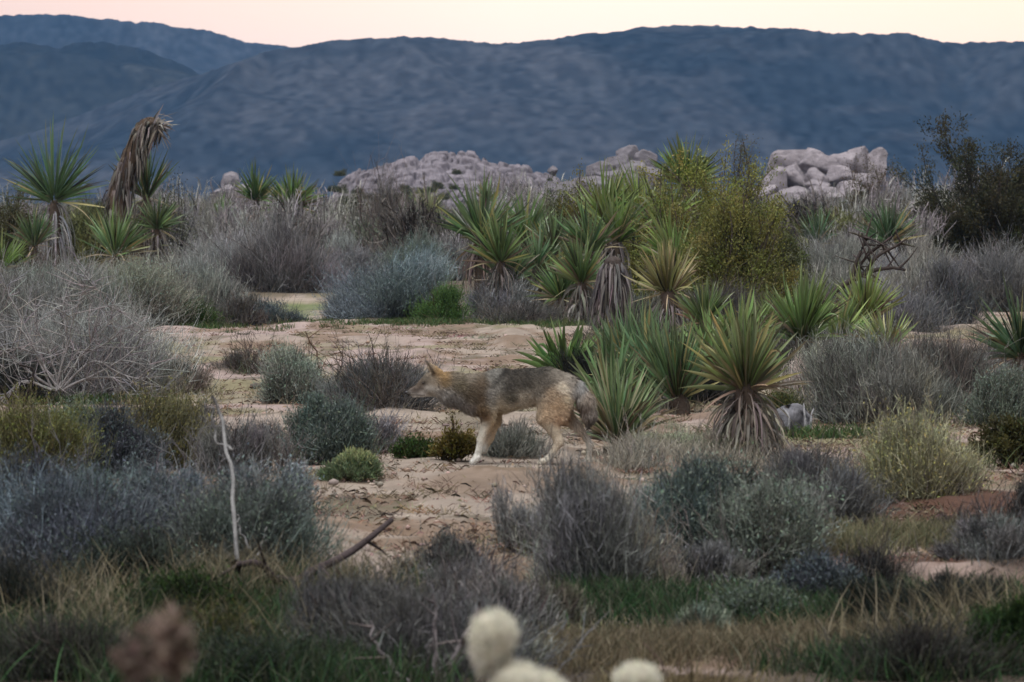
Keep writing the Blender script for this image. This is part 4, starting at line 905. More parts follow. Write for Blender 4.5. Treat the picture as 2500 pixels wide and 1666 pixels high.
limb_tree('bare_bush', 'thin white dead stems rising through the tall dry shrub', 'bush', (1425, 1425),
          [([(1425, 1425), (1430, 1340), (1440, 1260), (1420, 1190), (1440, 1130)], 1, .3), ([(1425, 1425), (1450, 1330), (1490, 1260), (1500, 1200)], .9, .3), ([(1425, 1425), (1400, 1330), (1370, 1260), (1380, 1180)], .7, .3), ([(1430, 1425), (1500, 1330), (1540, 1260), (1560, 1180)], .8, .25),
           ([(1436, 1300), (1470, 1240), (1476, 1170)], .6, .25), ([(1420, 1425), (1360, 1380), (1330, 1320), (1300, 1270)], .6, .2)], .0085, (.33, .31, .28), 37, 14, .16)
limb_tree('bare_bush', 'fork of grey bare stems in the centre foreground', 'bush', (1080, 1690),
          [([(1080, 1700), (1110, 1600), (1150, 1530), (1170, 1470)], 1, .4), ([(1085, 1690), (1060, 1600), (1064, 1520), (1056, 1450)], .7, .3), ([(1020, 1700), (940, 1600), (900, 1520)], .8, .3)], .014, (.17, .155, .155), 38, 5, .2)
limb_tree('bare_bush', 'spindly dark brush with crossed twigs on the right clearing', 'bush', (2270, 985),
          [([(2270, 985), (2310, 920), (2360, 870), (2390, 850)], 1, .3), ([(2270, 985), (2300, 900), (2310, 840)], 1, .3), ([(2270, 985), (2340, 930), (2420, 890), (2460, 880)], .9, .3), ([(2270, 985), (2230, 900), (2210, 850)], .8, .3)], .010, (.085, .07, .06), 39, 9, .25)

def bare(u, v, wpx, hpx, n, r, col, label, seed):
    rng = np.random.default_rng(seed); p = at(u, v); k = ppm(p); root = thing('bare_bush', p, label, 'bush'); LOC.append((p[0], p[1], wpx / k * .6))
    mb = MB(); crooked(mb, rng, wpx / k, hpx / k, n, r, col, forks=4); mb.build('branch', M_bark, root)
    mf = MB(); twig_dome(mf, rng, wpx / k, hpx / k * .9, n * 6, .0022 + p[1] * 2e-5, .22 * hpx / k, np.array(col) * .8, clumps=12, cl=.35); mf.build('foliage', M_twig, root)
for i, (u, v, w, h, n, r, c, lab) in enumerate([
    (1160, 1500, 260, 230, 46, .0040, (.14, .13, .125), 'tangled grey dead bush standing up from the bank lip in the centre'),
    (450, 1300, 260, 220, 44, .0036, (.20, .20, .20), 'pale dead twigs rising out of the slate blue sprays at left'),
    (180, 975, 430, 270, 90, .0034, (.26, .25, .25), 'fine pale twig mass knotted through the bleached branches'),
    (120, 1330, 300, 260, 40, .0036, (.17, .175, .18), 'grey dead twigs above the dark blue shrub at the left edge'),
    (1760, 1390, 260, 250, 40, .0034, (.24, .235, .215), 'pale crossed twigs between the joined pair of front shrubs'),
    (1990, 1290, 280, 230, 46, .0034, (.13, .115, .105), 'wiry brown dead bush over the purplish brown shrub'),
    (330, 1150, 230, 200, 34, .0034, (.13, .115, .09), 'wiry brown twigs in the yellow tipped bush'),
    (620, 915, 150, 130, 30, .0036, (.11, .09, .075), 'dark spiky dead bush on the left clearing beside the small bare one'),
    (940, 1012, 250, 190, 46, .0034, (.10, .085, .075), 'dark crooked twigs before the coyote muzzle'),
    (2320, 1010, 330, 240, 50, .0036, (.15, .13, .115), 'sprawling grey brown dead bush on the right clearing'),
    (2140, 1450, 260, 150, 34, .0034, (.10, .09, .08), 'low dark dead twigs on the flat pale stone'),
    (1350, 1400, 220, 260, 40, .0036, (.25, .245, .225), 'pale leaning dead twigs at the left of the tall dry shrub'),
    (700, 1160, 150, 170, 26, .0034, (.15, .135, .13), 'thin dead twigs behind the pale blue wispy sprays'),
    (1560, 1150, 190, 150, 40, .0030, (.30, .29, .25), 'bleached dead twigs in the straw under the upright yuccas'),
    (2410, 1330, 200, 180, 32, .0034, (.10, .09, .085), 'dark dead twigs on the red soil at the right'),
    (980, 1640, 280, 260, 40, .0042, (.11, .10, .10), 'grey dead twigs poking from the centre foreground shrub'),
]): bare(u, v, w, h, n, r, c, lab, 700 + i)

def stump():
    p = at(1935, 1058); k = ppm(p); rng = np.random.default_rng(66)
    root = thing('stump', p, 'pale weathered stump with a dark hollow, under the bleached stalks', 'stump')
    V, F = ICO[4]; q = V * np.array([46 / k, .10, 48 / k])
    q = q * (1 + .35 * (fbm(V[:, 0] * 2.2 + 3, V[:, 2] * 2.2 + V[:, 1] * 1.5, 9, 4) - .5))[:, None]; q[:, 2] += 26 / k
    hol = np.exp(-(((q[:, 0] + 12 / k) / (9 / k)) ** 2 + ((q[:, 2] - 62 / k) / (10 / k)) ** 2)) * (q[:, 1] < 0); q[:, 1] += .09 * hol
    hol2 = np.exp(-(((q[:, 0] - 26 / k) / (12 / k)) ** 2 + ((q[:, 2] - 30 / k) / (26 / k)) ** 2)) * (q[:, 1] < 0); q[:, 1] += .08 * hol2
    c = np.array([.14, .14, .15]) * (.55 + .9 * fbm(V[:, 0] * 3, V[:, 2] * 5, 3, 4))[:, None]
    mb = MB(); mb.add(q, None, F, c); mb.build('trunk', M_bark, root)
    mr = MB(); P = np.stack([path([(x0 / k, -.09 - rng.uniform(0, .03), -.01), ((x0 + rng.normal(0, 4)) / k, -.10, 40 / k), ((x0 + rng.normal(0, 8)) / k, -.05, h / k)], 7) for x0, h in [(30, 74), (-14, 62), (41, 60)]])
    tubes(mr, P, .011 * np.linspace(1.2, .4, 7)[None] * np.ones((3, 1)), np.array([.26, .26, .265]), 6); mr.build('splinter', M_bark, root)
stump()
def stone(u, v, w, h, label, seed, col):
    p = at(u, v); k = ppm(p); V, F = ICO[2]; rng = np.random.default_rng(seed)
    q = V * np.array([w / k / 2, w / k / 2.4, h / k / 2]) * (1 + .3 * (fbm(V[:, 0] * 2 + seed, V[:, 2] * 2 + V[:, 1], seed, 2) - .5))[:, None]; q[:, 2] += h / k * .3
    mb = MB(); mb.add(q, None, F, col); o = mb.build('stone', M_rock); o.location = p; tag(o, label, 'stone')
stone(2412, 1030, 30, 17, 'small white stone by the dark creosote at the right edge', 5, (.6, .6, .58))
stone(2090, 1422, 120, 22, 'flat pale stone lying before the dark blue low shrub', 6, (.33, .29, .25))
stone(1565, 1440, 60, 20, 'small tan stone at the foot of the tall dry shrub', 7, (.34, .27, .2))
stone(795, 1440, 46, 16, 'little pale stone at the lip of the bank', 8, (.45, .42, .40))

# ---- cholla right in front of the camera
def cholla(label, joints, D, seed, col=(.68, .65, .52)):
    rng = np.random.default_rng(seed); u0, v0 = joints[0][0], joints[0][1]; x0 = (u0 - 1250) / FPX * D; z0 = float(ground_z(x0, D))
    root = thing('cholla_cactus', (x0, D, z0), label, 'cactus'); s = D / FPX
    d0 = ray(u0, v0); zt = EYE + d0[2] * D - z0
    mt = MB(); c = path([(.02, .05, -.02), (.04, .04, zt * .4), (.01, .02, zt * .75), (0, 0, zt - .02)], 12); tubes(mt, c[None], np.linspace(.028, .018, 12)[None], np.array([.16, .13, .10]), 8); mt.build('stem', M_bark, root)
    for (u, v, w, h, rot, dy) in joints:
        V, F = ICO[4]; e = V.copy(); e[:, 2] *= 1; taper = 1 - .62 * (1 - (V[:, 2] + 1) / 2) ** 1.5
        q = np.stack([V[:, 0] * taper * w / 2, V[:, 1] * taper * w / 2, V[:, 2] * h / 2], -1) * s
        tub = .06 * np.maximum(0, np.cos(np.arctan2(V[:, 1], V[:, 0]) * 9) * np.cos(V[:, 2] * 14)); q = q * (1 + tub + .1 * (fbm(V[:, 0] * 3, V[:, 2] * 3 + V[:, 1], seed, 3) - .5))[:, None]
        cr, sr = math.cos(rot), math.sin(rot); R = lambda a: np.stack([a[..., 0] * cr + a[..., 2] * sr, a[..., 1], -a[..., 0] * sr + a[..., 2] * cr], -1)
        off = np.array([(u - u0) * s, dy, zt - (v - v0) * s])
        mb = MB(); mb.add(R(q) + off, None, F, np.array(col) * (.55 + .5 * fbm(V[:, 0] * 4, V[:, 2] * 4, seed + 2, 3))[:, None])
        n = 2600; i = rng.integers(0, len(V), n); b = q[i]; dd = unit(unit(b) + rng.normal(0, .45, (n, 3))); l = rng.uniform(.006, .014, n)[:, None]
        ribbons(mb, np.stack([R(b) + off, R(b + dd * l * .5) + off, R(b + dd * l) + off], 1), .0012 * np.array([1, .8, .2])[None] * np.ones((n, 1)), jit(rng, n, (.74, .73, .62), .08), rng)
        mb.build('stem_joint', M_fuzz, root)
cholla('pale fuzzy cholla with a round joint raised on top, closest plant at bottom centre', [(1262, 1690, 150, 130, .2, 0), (1197, 1572, 120, 148, .30, .0), (1330, 1700, 120, 90, .6, .02), (1228, 1626, 40, 70, -.5, 0)], 8.2, 71)
cholla('lone pale cholla tip at the bottom, right of the larger cholla', [(1556, 1678, 118, 100, 0, 0)], 8.6, 72)
def blur_stalk(label, pts, D, r, col, seed, name='dry_stalk'):
    x0 = (pts[0][0] - 1250) / FPX * D; z0 = float(ground_z(x0, D)); s = D / FPX
    root = thing(name, (x0, D, z0), label, 'stalk'); rng = np.random.default_rng(seed)
    d0 = ray(pts[0][0], pts[0][1]); zt = EYE + d0[2] * D - z0
    c = path([(0, 0, -.02), (.01, .01, zt * .6)] + [((u - pts[0][0]) * s, 0, zt - (v - pts[0][1]) * s) for u, v in pts], 18)
    mt = MB(); tubes(mt, c[None], np.interp(np.linspace(0, 1, 18), [0, .5, .8, 1], [.3, .5, 1, .4])[None] * r, np.array(col) * .8, 8); mt.build('stem', M_bark, root)
    m = 240; i = rng.integers(8, 18, m); b = c[i] + rng.normal(0, r * .8, (m, 3)); d = unit(rng.normal(0, .7, (m, 3)) + np.array([0, 0, .6])); l = rng.uniform(.01, .03, m)[:, None]
    mf = MB(); ribbons(mf, np.stack([b, b + d * l * .5, b + d * l], 1), .007 * np.array([.5, 1, .3])[None] * np.ones((m, 1)), jit(rng, m, col, .15), rng); mf.build('foliage', M_leaf, root)  # flower head at the top of the stalk
blur_stalk('out of focus tan seed stalk at the bottom left, tallest of the pair', [(430, 1690), (425, 1610), (422, 1540)], 6.0, .012, (.16, .12, .095), 1)
blur_stalk('out of focus pinkish seed stalk at the bottom left, shorter of the pair', [(330, 1700), (335, 1640), (350, 1610)], 6.2, .013, (.15, .115, .095), 2)

# ------------------------------------------------------------------ grass and litter (uncountable ground cover)
def tuft_field(name, label, areas, n, seed, cols, hmin, hmax, wd, lean=.25):
    rng = np.random.default_rng(seed); mb = MB(); pts = []
    for (u, v, rx, ry, f) in areas:
        p = at(u, v); m = int(n * f); t = max(8, m // 14)
        c = p[:2] + rng.normal(0, 1, (t, 2)) * np.array([rx, ry]) * .55
        q = c[rng.integers(0, t, m)] + rng.normal(0, .05, (m, 2)); pts.append(q)
    q = np.concatenate(pts); m = len(q); z = ground_z(q[:, 0], q[:, 1]); b = np.stack([q[:, 0], q[:, 1], z - .01], -1)
    d = unit(rng.normal(0, lean, (m, 3)) + np.array([0, 0, 1.])); ln = rng.uniform(hmin, hmax, m); cv = rng.normal(0, .28, (m, 3)); cv[:, 2] = -np.abs(cv[:, 2]) * .5
    t = np.linspace(0, 1, 5)[None, :, None]; P = b[:, None] + d[:, None] * ln[:, None, None] * t + cv[:, None] * ln[:, None, None] * t ** 2
    ci = rng.integers(0, len(cols), m); C = np.array(cols)[ci] * (1 + rng.normal(0, .2, (m, 1))); C = np.clip(C, .005, .8)
    ribbons(mb, P, wd * np.array([.8, 1, .85, .55, .1])[None] * rng.uniform(.6, 1.3, (m, 1)), C, rng)
    o = mb.build(name, M_grass); tag(o, label, 'grass', kind='stuff')
G = [(.024, .056, .022), (.036, .078, .03), (.02, .042, .02), (.06, .072, .042), (.075, .08, .055)]
tuft_field('grass', 'dark green grass along the foreground wash', [(1600, 1490, .42, .5, 1), (1480, 1470, .2, .3, .7), (1800, 1500, .5, .4, .6), (2050, 1520, .5, .4, .6), (1900, 1540, .8, .3, .6), (2420, 1560, .25, .5, 1.0), (2300, 1480, .4, .4, .5), (2480, 1500, .2, .6, .7), (2250, 1640, .5, .4, 1.2)], 2600, 81, G, .05, .17, .006)
tuft_field('grass', 'green grass mixed with weeds in the left foreground', [(200, 1640, .6, .4, 1.4), (640, 1690, .5, .4, 1.4), (420, 1470, .5, .5, .9), (560, 1500, .4, .6, .9), (750, 1480, .4, .5, .8), (100, 1560, .5, .6, .8), (300, 1600, .5, .6, .8), (600, 1640, .5, .5, .9), (820, 1560, .3, .5, .5)], 2400, 82, G + [(.035, .055, .022)], .08, .24, .006)
Sx = [(.19, .165, .10), (.16, .135, .085), (.13, .115, .075), (.23, .20, .14)]
tuft_field('dry_grass', 'long straw coloured grass blades in the left foreground', [(470, 1500, .4, .4, 1), (560, 1480, .3, .4, .8), (760, 1500, .3, .4, .8), (860, 1480, .25, .3, .6), (180, 1620, .5, .4, .8), (620, 1640, .5, .4, .8), (2250, 1600, .5, .4, .8), (2430, 1560, .3, .4, .7), (60, 1520, .3, .4, .6), (150, 1560, .3, .4, .5), (260, 1560, .25, .4, .4)], 620, 83, Sx, .12, .36, .0042, .35)
tuft_field('dry_grass', 'low tawny grass patch along the bottom right', [(1500, 1600, .5, .5, 1), (1700, 1600, .5, .4, 1), (1950, 1570, .5, .4, .8), (1400, 1620, .3, .4, .6), (2100, 1600, .4, .4, .5)], 2600, 84, [(.16, .13, .08), (.125, .10, .065), (.19, .165, .11), (.09, .085, .05)], .05, .14, .005)
tuft_field('dry_grass', 'yellowish grass by the reddish soil on the right', [(2180, 1330, .4, .5, 1), (2290, 1330, .35, .4, 1), (2080, 1350, .2, .4, .5), (2330, 1120, .4, .6, .5), (2150, 1180, .4, .6, .6)], 1500, 85, [(.20, .18, .11), (.15, .14, .08), (.10, .11, .06)], .06, .17, .005)
tuft_field('dry_grass', 'bleached straw tangle between the coyote tail and the dry shrub', [(1520, 1150, .09, .2, .7), (1560, 1120, .16, .2, 1), (1630, 1130, .2, .2, .8), (1450, 1190, .05, .12, .25), (1700, 1140, .25, .2, .6), (1800, 1145, .2, .15, .4)], 800, 86, [(.28, .26, .21), (.22, .20, .16), (.34, .32, .26)], .07, .21, .0045, .3)
tuft_field('grass', 'short green growth along the far edge of the clearing', [(1120, 790, 1.4, .8, 1), (950, 790, .9, .7, .8), (1400, 800, 1.2, 1.5, .8), (1640, 800, 1.5, 2, .7), (700, 790, .9, 3, .7), (470, 800, .5, .7, .5), (230, 985, .7, .5, .6), (2000, 1065, .5, .4, .6)], 2200, 87, [(.045, .085, .03), (.06, .10, .04), (.10, .11, .05)], .03, .11, .010)
tuft_field('dry_grass', 'thin dry grass dotted over the sandy clearing', [(1100, 820, 3, 2.5, .8), (700, 850, 1.6, 3, .6), (560, 960, 1.2, 1.5, .5), (1050, 1000, 1.2, 1.5, .4), (1500, 850, 1.5, 2, .5), (2350, 850, 1.5, 3, .7), (500, 780, 1, 2, .4), (2150, 1100, .8, .8, .5)], 900, 88, [(.30, .26, .17), (.24, .21, .13), (.2, .18, .10)], .03, .09, .006, .5)
def feet():
    rng = np.random.default_rng(91); L = np.array([l for l in LOC if 17 < l[1] < 90]); m = len(L)
    j = rng.integers(0, m, 26000); a = rng.uniform(0, 2 * np.pi, len(j)); r = L[j, 2] * (.5 + rng.normal(0, .13, len(j)))
    x = L[j, 0] + r * np.cos(a); y = L[j, 1] + r * np.sin(a) * .9
    ok = (fbm(x * 3, y * 1.5, 7, 3) > .45) & (np.hypot(x - .12, (y - 30.2) * .7) > .75); x, y = x[ok], y[ok]; m = len(x)
    b = np.stack([x, y, ground_z(x, y)], -1); d = unit(rng.normal(0, .45, (m, 3)) + np.array([0, 0, 1.])); ln = rng.uniform(.03, .16, m) * (.6 + y / 60)
    cv = rng.normal(0, .3, (m, 3)); t = np.linspace(0, 1, 4)[None, :, None]; P = b[:, None] + d[:, None] * ln[:, None, None] * t + cv[:, None] * ln[:, None, None] * t ** 2
    cols = np.array([(.20, .18, .14), (.12, .10, .085), (.09, .115, .05), (.26, .23, .16), (.07, .085, .045), (.16, .15, .14)])
    C = cols[(fbm(x * .9, y * .5, 17, 2) * 11).astype(int) % 6] * (1 + rng.normal(0, .22, (m, 1)))
    mb = MB(); ribbons(mb, P, (.0025 + 4e-5 * y)[:, None] * np.array([1, .9, .6, .15])[None], np.clip(C, .01, .6), rng)
    tag(mb.build('undergrowth', M_grass), 'thin weeds and dry sprigs around the feet of the scrub', 'weeds', kind='stuff')
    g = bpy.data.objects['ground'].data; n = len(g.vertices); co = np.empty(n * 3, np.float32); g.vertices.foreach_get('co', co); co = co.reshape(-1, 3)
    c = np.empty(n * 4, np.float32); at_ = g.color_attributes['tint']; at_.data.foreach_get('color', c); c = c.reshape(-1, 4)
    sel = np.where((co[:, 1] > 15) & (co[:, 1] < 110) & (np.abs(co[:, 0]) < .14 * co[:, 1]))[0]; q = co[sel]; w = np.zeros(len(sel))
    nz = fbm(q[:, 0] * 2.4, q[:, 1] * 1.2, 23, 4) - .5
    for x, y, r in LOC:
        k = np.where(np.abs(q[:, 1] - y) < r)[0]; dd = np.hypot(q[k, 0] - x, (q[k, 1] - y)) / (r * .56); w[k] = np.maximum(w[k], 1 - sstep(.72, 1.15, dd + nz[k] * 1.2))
    col = np.array([.085, .068, .052]) * (.8 + .5 * fbm(q[:, 0] * 5, q[:, 1] * 3, 29, 3))[:, None]  # brown litter under plants, its colour darkened to deepen their shade
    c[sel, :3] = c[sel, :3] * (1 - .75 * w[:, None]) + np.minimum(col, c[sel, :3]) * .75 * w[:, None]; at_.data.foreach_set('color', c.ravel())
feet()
def litter():
    rng = np.random.default_rng(5); mb = MB(); n = 27000
    D = np.exp(rng.uniform(math.log(19), math.log(70), n)); x = (rng.uniform(-150, 2650, n) - 1250) / FPX * D
    c = fbm(x * 1.4, D * .6, 41, 5, .62); keep = (rng.random(n) < sstep(.42, .66, c) + .12); x, D = x[keep], D[keep]; n = len(x)
    z = ground_z(x, D) + .012; b = np.stack([x, D, z], -1)
    a = rng.uniform(0, 2 * np.pi, n); d = np.stack([np.cos(a), np.sin(a), rng.normal(.12, .15, n)], -1); l = rng.uniform(.015, .07, n)[:, None]
    P = np.stack([b, b + d * l * .5 + np.array([0, 0, .008]), b + d * l], 1)
    ribbons(mb, P, rng.uniform(.004, .016, (n, 1)) * np.array([.5, 1, .4])[None], jit(rng, n, (.15, .105, .075), .4, .08), rng)
    k = 1200; Dm = np.exp(rng.uniform(math.log(20), math.log(66), k)); xm = (rng.uniform(-100, 2600, k) - 1250) / FPX * Dm
    j = rng.integers(0, k, 34 * k); b = np.stack([xm[j] + rng.normal(0, 1, len(j)) * rng.uniform(.04, .14, k)[j], Dm[j] + rng.normal(0, .07, len(j)), 0 * xm[j]], -1); b[:, 2] = ground_z(b[:, 0], b[:, 1]) + .006
    a = rng.uniform(0, 2 * np.pi, len(j)); d = np.stack([np.cos(a), np.sin(a), rng.uniform(.15, .9, len(j))], -1); l = rng.uniform(.02, .07, len(j))[:, None]
    ribbons(mb, np.stack([b, b + d * l * .5, b + d * l], 1), (.003 + .00006 * b[:, 1:2]) * np.array([.6, 1, .3])[None], jit(rng, k, (.15, .115, .08), .35, .12)[j], rng)
    o = mb.build('ground_litter', M_litter); tag(o, 'brown twig and leaf litter strewn over the sand', 'litter', kind='stuff')
    mp = MB(); m = 2600; D = np.exp(rng.uniform(math.log(19), math.log(62), m)); x = (rng.uniform(-100, 2600, m) - 1250) / FPX * D
    V, F = ICO[2] if False else ico(1); r = rng.lognormal(math.log(.010), .5, m)
    q = V[None] * r[:, None, None] * rng.uniform(.6, 1.3, (m, 1, 3)) * np.array([1, 1, .7]); q = q + np.stack([x, D, ground_z(x, D) + r * .3 + .006], -1)[:, None]
    T = (F[None] + (np.arange(m) * len(V))[:, None, None]).reshape(-1, 3); mp.add(q.reshape(-1, 3), None, T, np.repeat(jit(rng, m, (.30, .24, .205), .3), len(V), 0))
    o = mp.build('pebbles', M_litter, smooth=False); tag(o, 'small pebbles and clods scattered on the sand', 'pebbles', kind='stuff')
litter()

# ------------------------------------------------------------------ the coyote
def surface_nets(F, org, h):
    s = F < 0; nx, ny, nz = F.shape
    acc = np.zeros((nx - 1, ny - 1, nz - 1, 3), np.float32); cnt = np.zeros((nx - 1, ny - 1, nz - 1), np.float32)
    cr = [(0, 0, 0), (1, 0, 0), (0, 1, 0), (1, 1, 0), (0, 0, 1), (1, 0, 1), (0, 1, 1), (1, 1, 1)]
    sl = lambda c: (slice(c[0], nx - 1 + c[0]), slice(c[1], ny - 1 + c[1]), slice(c[2], nz - 1 + c[2]))
    for a in range(8):
        for b in range(a + 1, 8):
            A, B = np.array(cr[a]), np.array(cr[b])
            if np.abs(A - B).sum() != 1: continue
            fa, fb = F[sl(A)], F[sl(B)]; m = (fa < 0) != (fb < 0)
            t = np.where(m, fa / np.where(m, fa - fb, 1), 0)
            acc += np.where(m[..., None], A + t[..., None] * (B - A), 0); cnt += m
    act = cnt > 0; idx = -np.ones(cnt.shape, np.int64); idx[act] = np.arange(act.sum())
    cell = np.argwhere(act); V = (cell + acc[act] / cnt[act][:, None]) * h + org
    Q = []
    for ax in range(3):
        c0 = [slice(None)] * 3; c1 = [slice(None)] * 3; c0[ax] = slice(0, -1); c1[ax] = slice(1, None)
        a, b = s[tuple(c0)], s[tuple(c1)]; m = a != b
        o1, o2 = [(1, 2), (2, 0), (0, 1)][ax]
        p = np.argwhere(m); ok = (p[:, o1] > 0) & (p[:, o2] > 0) & (p[:, o1] < idx.shape[o1]) & (p[:, o2] < idx.shape[o2]) & (p[:, ax] < idx.shape[ax]); p = p[ok]
        g = lambda d1, d2: idx[tuple((p - d1 * np.eye(3, dtype=int)[o1] - d2 * np.eye(3, dtype=int)[o2]).T)]
        q = np.stack([g(1, 1), g(0, 1), g(0, 0), g(1, 0)], -1); fl = ~a[tuple(p.T)]; q[fl] = q[fl][:, ::-1]; Q.append(q)
    Q = np.concatenate(Q); return V, Q[(Q >= 0).all(1)]
def coyote():
    p = at(1200, 1134)
    root = thing('coyote', p, 'grey and tan coyote walking left through the clearing with its tail low', 'coyote')
    h = .0062; org = np.array([-.56, -.19, -.03]); nx, ny, nz = int(1.28 / h), int(.38 / h), int(.72 / h)
    X, Yy, Z = np.meshgrid(org[0] + np.arange(nx) * h, org[1] + np.arange(ny) * h, org[2] + np.arange(nz) * h, indexing='ij')
    G3 = np.stack([X, Yy, Z], -1).astype(np.float32)
    F = np.full(X.shape, 9., np.float32)
    def cap(a, b, ra, rb, sq=1., k=.03):
        """tapered limb from a to b; sq < 1 narrows it sideways"""
        nonlocal F
        a = np.array(a, np.float32); b = np.array(b, np.float32); rr = max(ra, rb) + .12
        lo = np.minimum(a, b) - rr; hi = np.maximum(a, b) + rr
        i0 = np.clip(((lo - org) / h).astype(int), 0, [nx, ny, nz]); i1 = np.clip(((hi - org) / h).astype(int) + 1, 0, [nx, ny, nz])
        sl = tuple(slice(i, j) for i, j in zip(i0, i1)); q = G3[sl] - a; d = b - a
        sc = np.array([1, 1 / sq, 1], np.float32); q = q * sc; dd = d * sc
        t = np.clip((q @ dd) / (dd @ dd + 1e-9), 0, 1)
        f = np.linalg.norm(q - t[..., None] * dd, axis=-1) - (ra + (rb - ra) * t)
        g = F[sl]; hh = np.clip(.5 + .5 * (g - f) / k, 0, 1)
        F[sl] = g * (1 - hh) + f * hh - k * hh * (1 - hh)
    # trunk of the body
    cap((-.085, 0, .406), (.05, 0, .434), .112, .121, .74)
    cap((.05, 0, .434), (.20, 0, .456), .120, .104, .72, .05)
    cap((.20, 0, .456), (.33, 0, .476), .103, .091, .74, .05)
    cap((.33, 0, .474), (.425, 0, .462), .097, .084, .86, .05)
    cap((.0, 0, .50), (.075, 0, .515), .05, .048, .9, .03)      # withers
    cap((-.02, -.075, .47), (.055, -.06, .515), .03, .03, .7, .03); cap((-.02, .075, .47), (.055, .06, .515), .03, .03, .7, .03)
    # neck, ruff
    cap((-.10, 0, .425), (-.235, 0, .448), .112, .092, .72, .05); cap((-.235, 0, .45), (-.32, 0, .485), .088, .060, .78, .05)
    # head
    cap((-.325, 0, .492), (-.365, 0, .498), .054, .044, .98, .035); cap((-.375, 0, .490), (-.405, 0, .474), .043, .035, .95, .03)
    cap((-.40, 0, .468), (-.470, 0, .437), .033, .021, .86, .02); cap((-.470, 0, .436), (-.497, 0, .425), .020, .0145, .9, .012)
    cap((-.35, 0, .440), (-.462, 0, .412), .034, .012, .8, .02)
    cap((-.33, -.035, .455), (-.36, -.03, .452), .036, .03, 1, .03); cap((-.33, .035, .455), (-.36, .03, .452), .036, .03, 1, .03)
    for sgn in (-1, 1):                                            # brows and ears
        cap((-.392, sgn * .026, .499), (-.402, sgn * .022, .492), .013, .012, 1, .012)
        ex = 0 if sgn < 0 else -.012
        cap((-.318 + ex, sgn * .032, .540), (-.345 + ex, sgn * .044, .572), .034, .022, .5, .014); cap((-.345 + ex, sgn * .044, .572), (-.384 + ex, sgn * .05, .620), .022, .005, .5, .008)
    # front legs: near leg planted, far leg lifted in mid step
    cap((-.015, -.066, .42), (-.03, -.074, .33), .072, .05, .62, .04); cap((-.03, -.074, .33), (-.018, -.07, .265), .05, .040, .8, .03)
    cap((-.018, -.07, .27), (-.060, -.066, .150), .036, .0235, .9, .02); cap((-.060, -.066, .150), (-.086, -.065, .042), .0235, .0185, .9, .015); cap((-.086, -.065, .040), (-.112, -.064, .016), .021, .019, 1.1, .015)
    cap((.0, .066, .42), (.0, .07, .31), .068, .046, .62, .04); cap((.0, .07, .31), (.022, .066, .255), .044, .036, .8, .03)
    cap((.022, .066, .26), (-.010, .062, .155), .033, .0225, .9, .02); cap((-.010, .062, .155), (-.045, .06, .085), .0225, .018, .9, .015); cap((-.045, .06, .085), (-.078, .06, .072), .02, .017, 1.1, .015)
    # hind legs: near one under the body, far one trailing
    cap((.375, -.052, .43), (.335, -.066, .295), .104, .066, .56, .04); cap((.425, -.045, .41), (.405, -.06, .285), .066, .046, .62, .04)
    cap((.335, -.066, .285), (.398, -.06, .150), .060, .027, .72, .025); cap((.402, -.06, .145), (.412, -.06, .130), .025, .022, .9, .02)
    cap((.404, -.06, .136), (.340, -.06, .036), .0215, .019, .9, .015); cap((.340, -.06, .036), (.292, -.06, .014), .0205, .018, 1.1, .015)
    cap((.395, .05, .43), (.425, .062, .29), .095, .058, .56, .04); cap((.425, .062, .29), (.52, .06, .222), .050, .027, .75, .03)
    cap((.52, .06, .222), (.592, .06, .112), .0225, .019, .9, .02); cap((.592, .06, .112), (.578, .06, .020), .019, .018, 1, .015); cap((.578, .06, .018), (.548, .06, .013), .019, .016, 1.1, .015)
    # tail
    cap((.44, 0, .495), (.515, 0, .452), .030, .037, .8, .03); cap((.515, 0, .452), (.56, 0, .375), .037, .047, .8, .03); cap((.56, 0, .375), (.582, 0, .295), .047, .040, .8, .03); cap((.582, 0, .295), (.575, 0, .235), .040, .012, .8, .02)
    F -= .0
    V, Q = surface_nets(F, org, h)
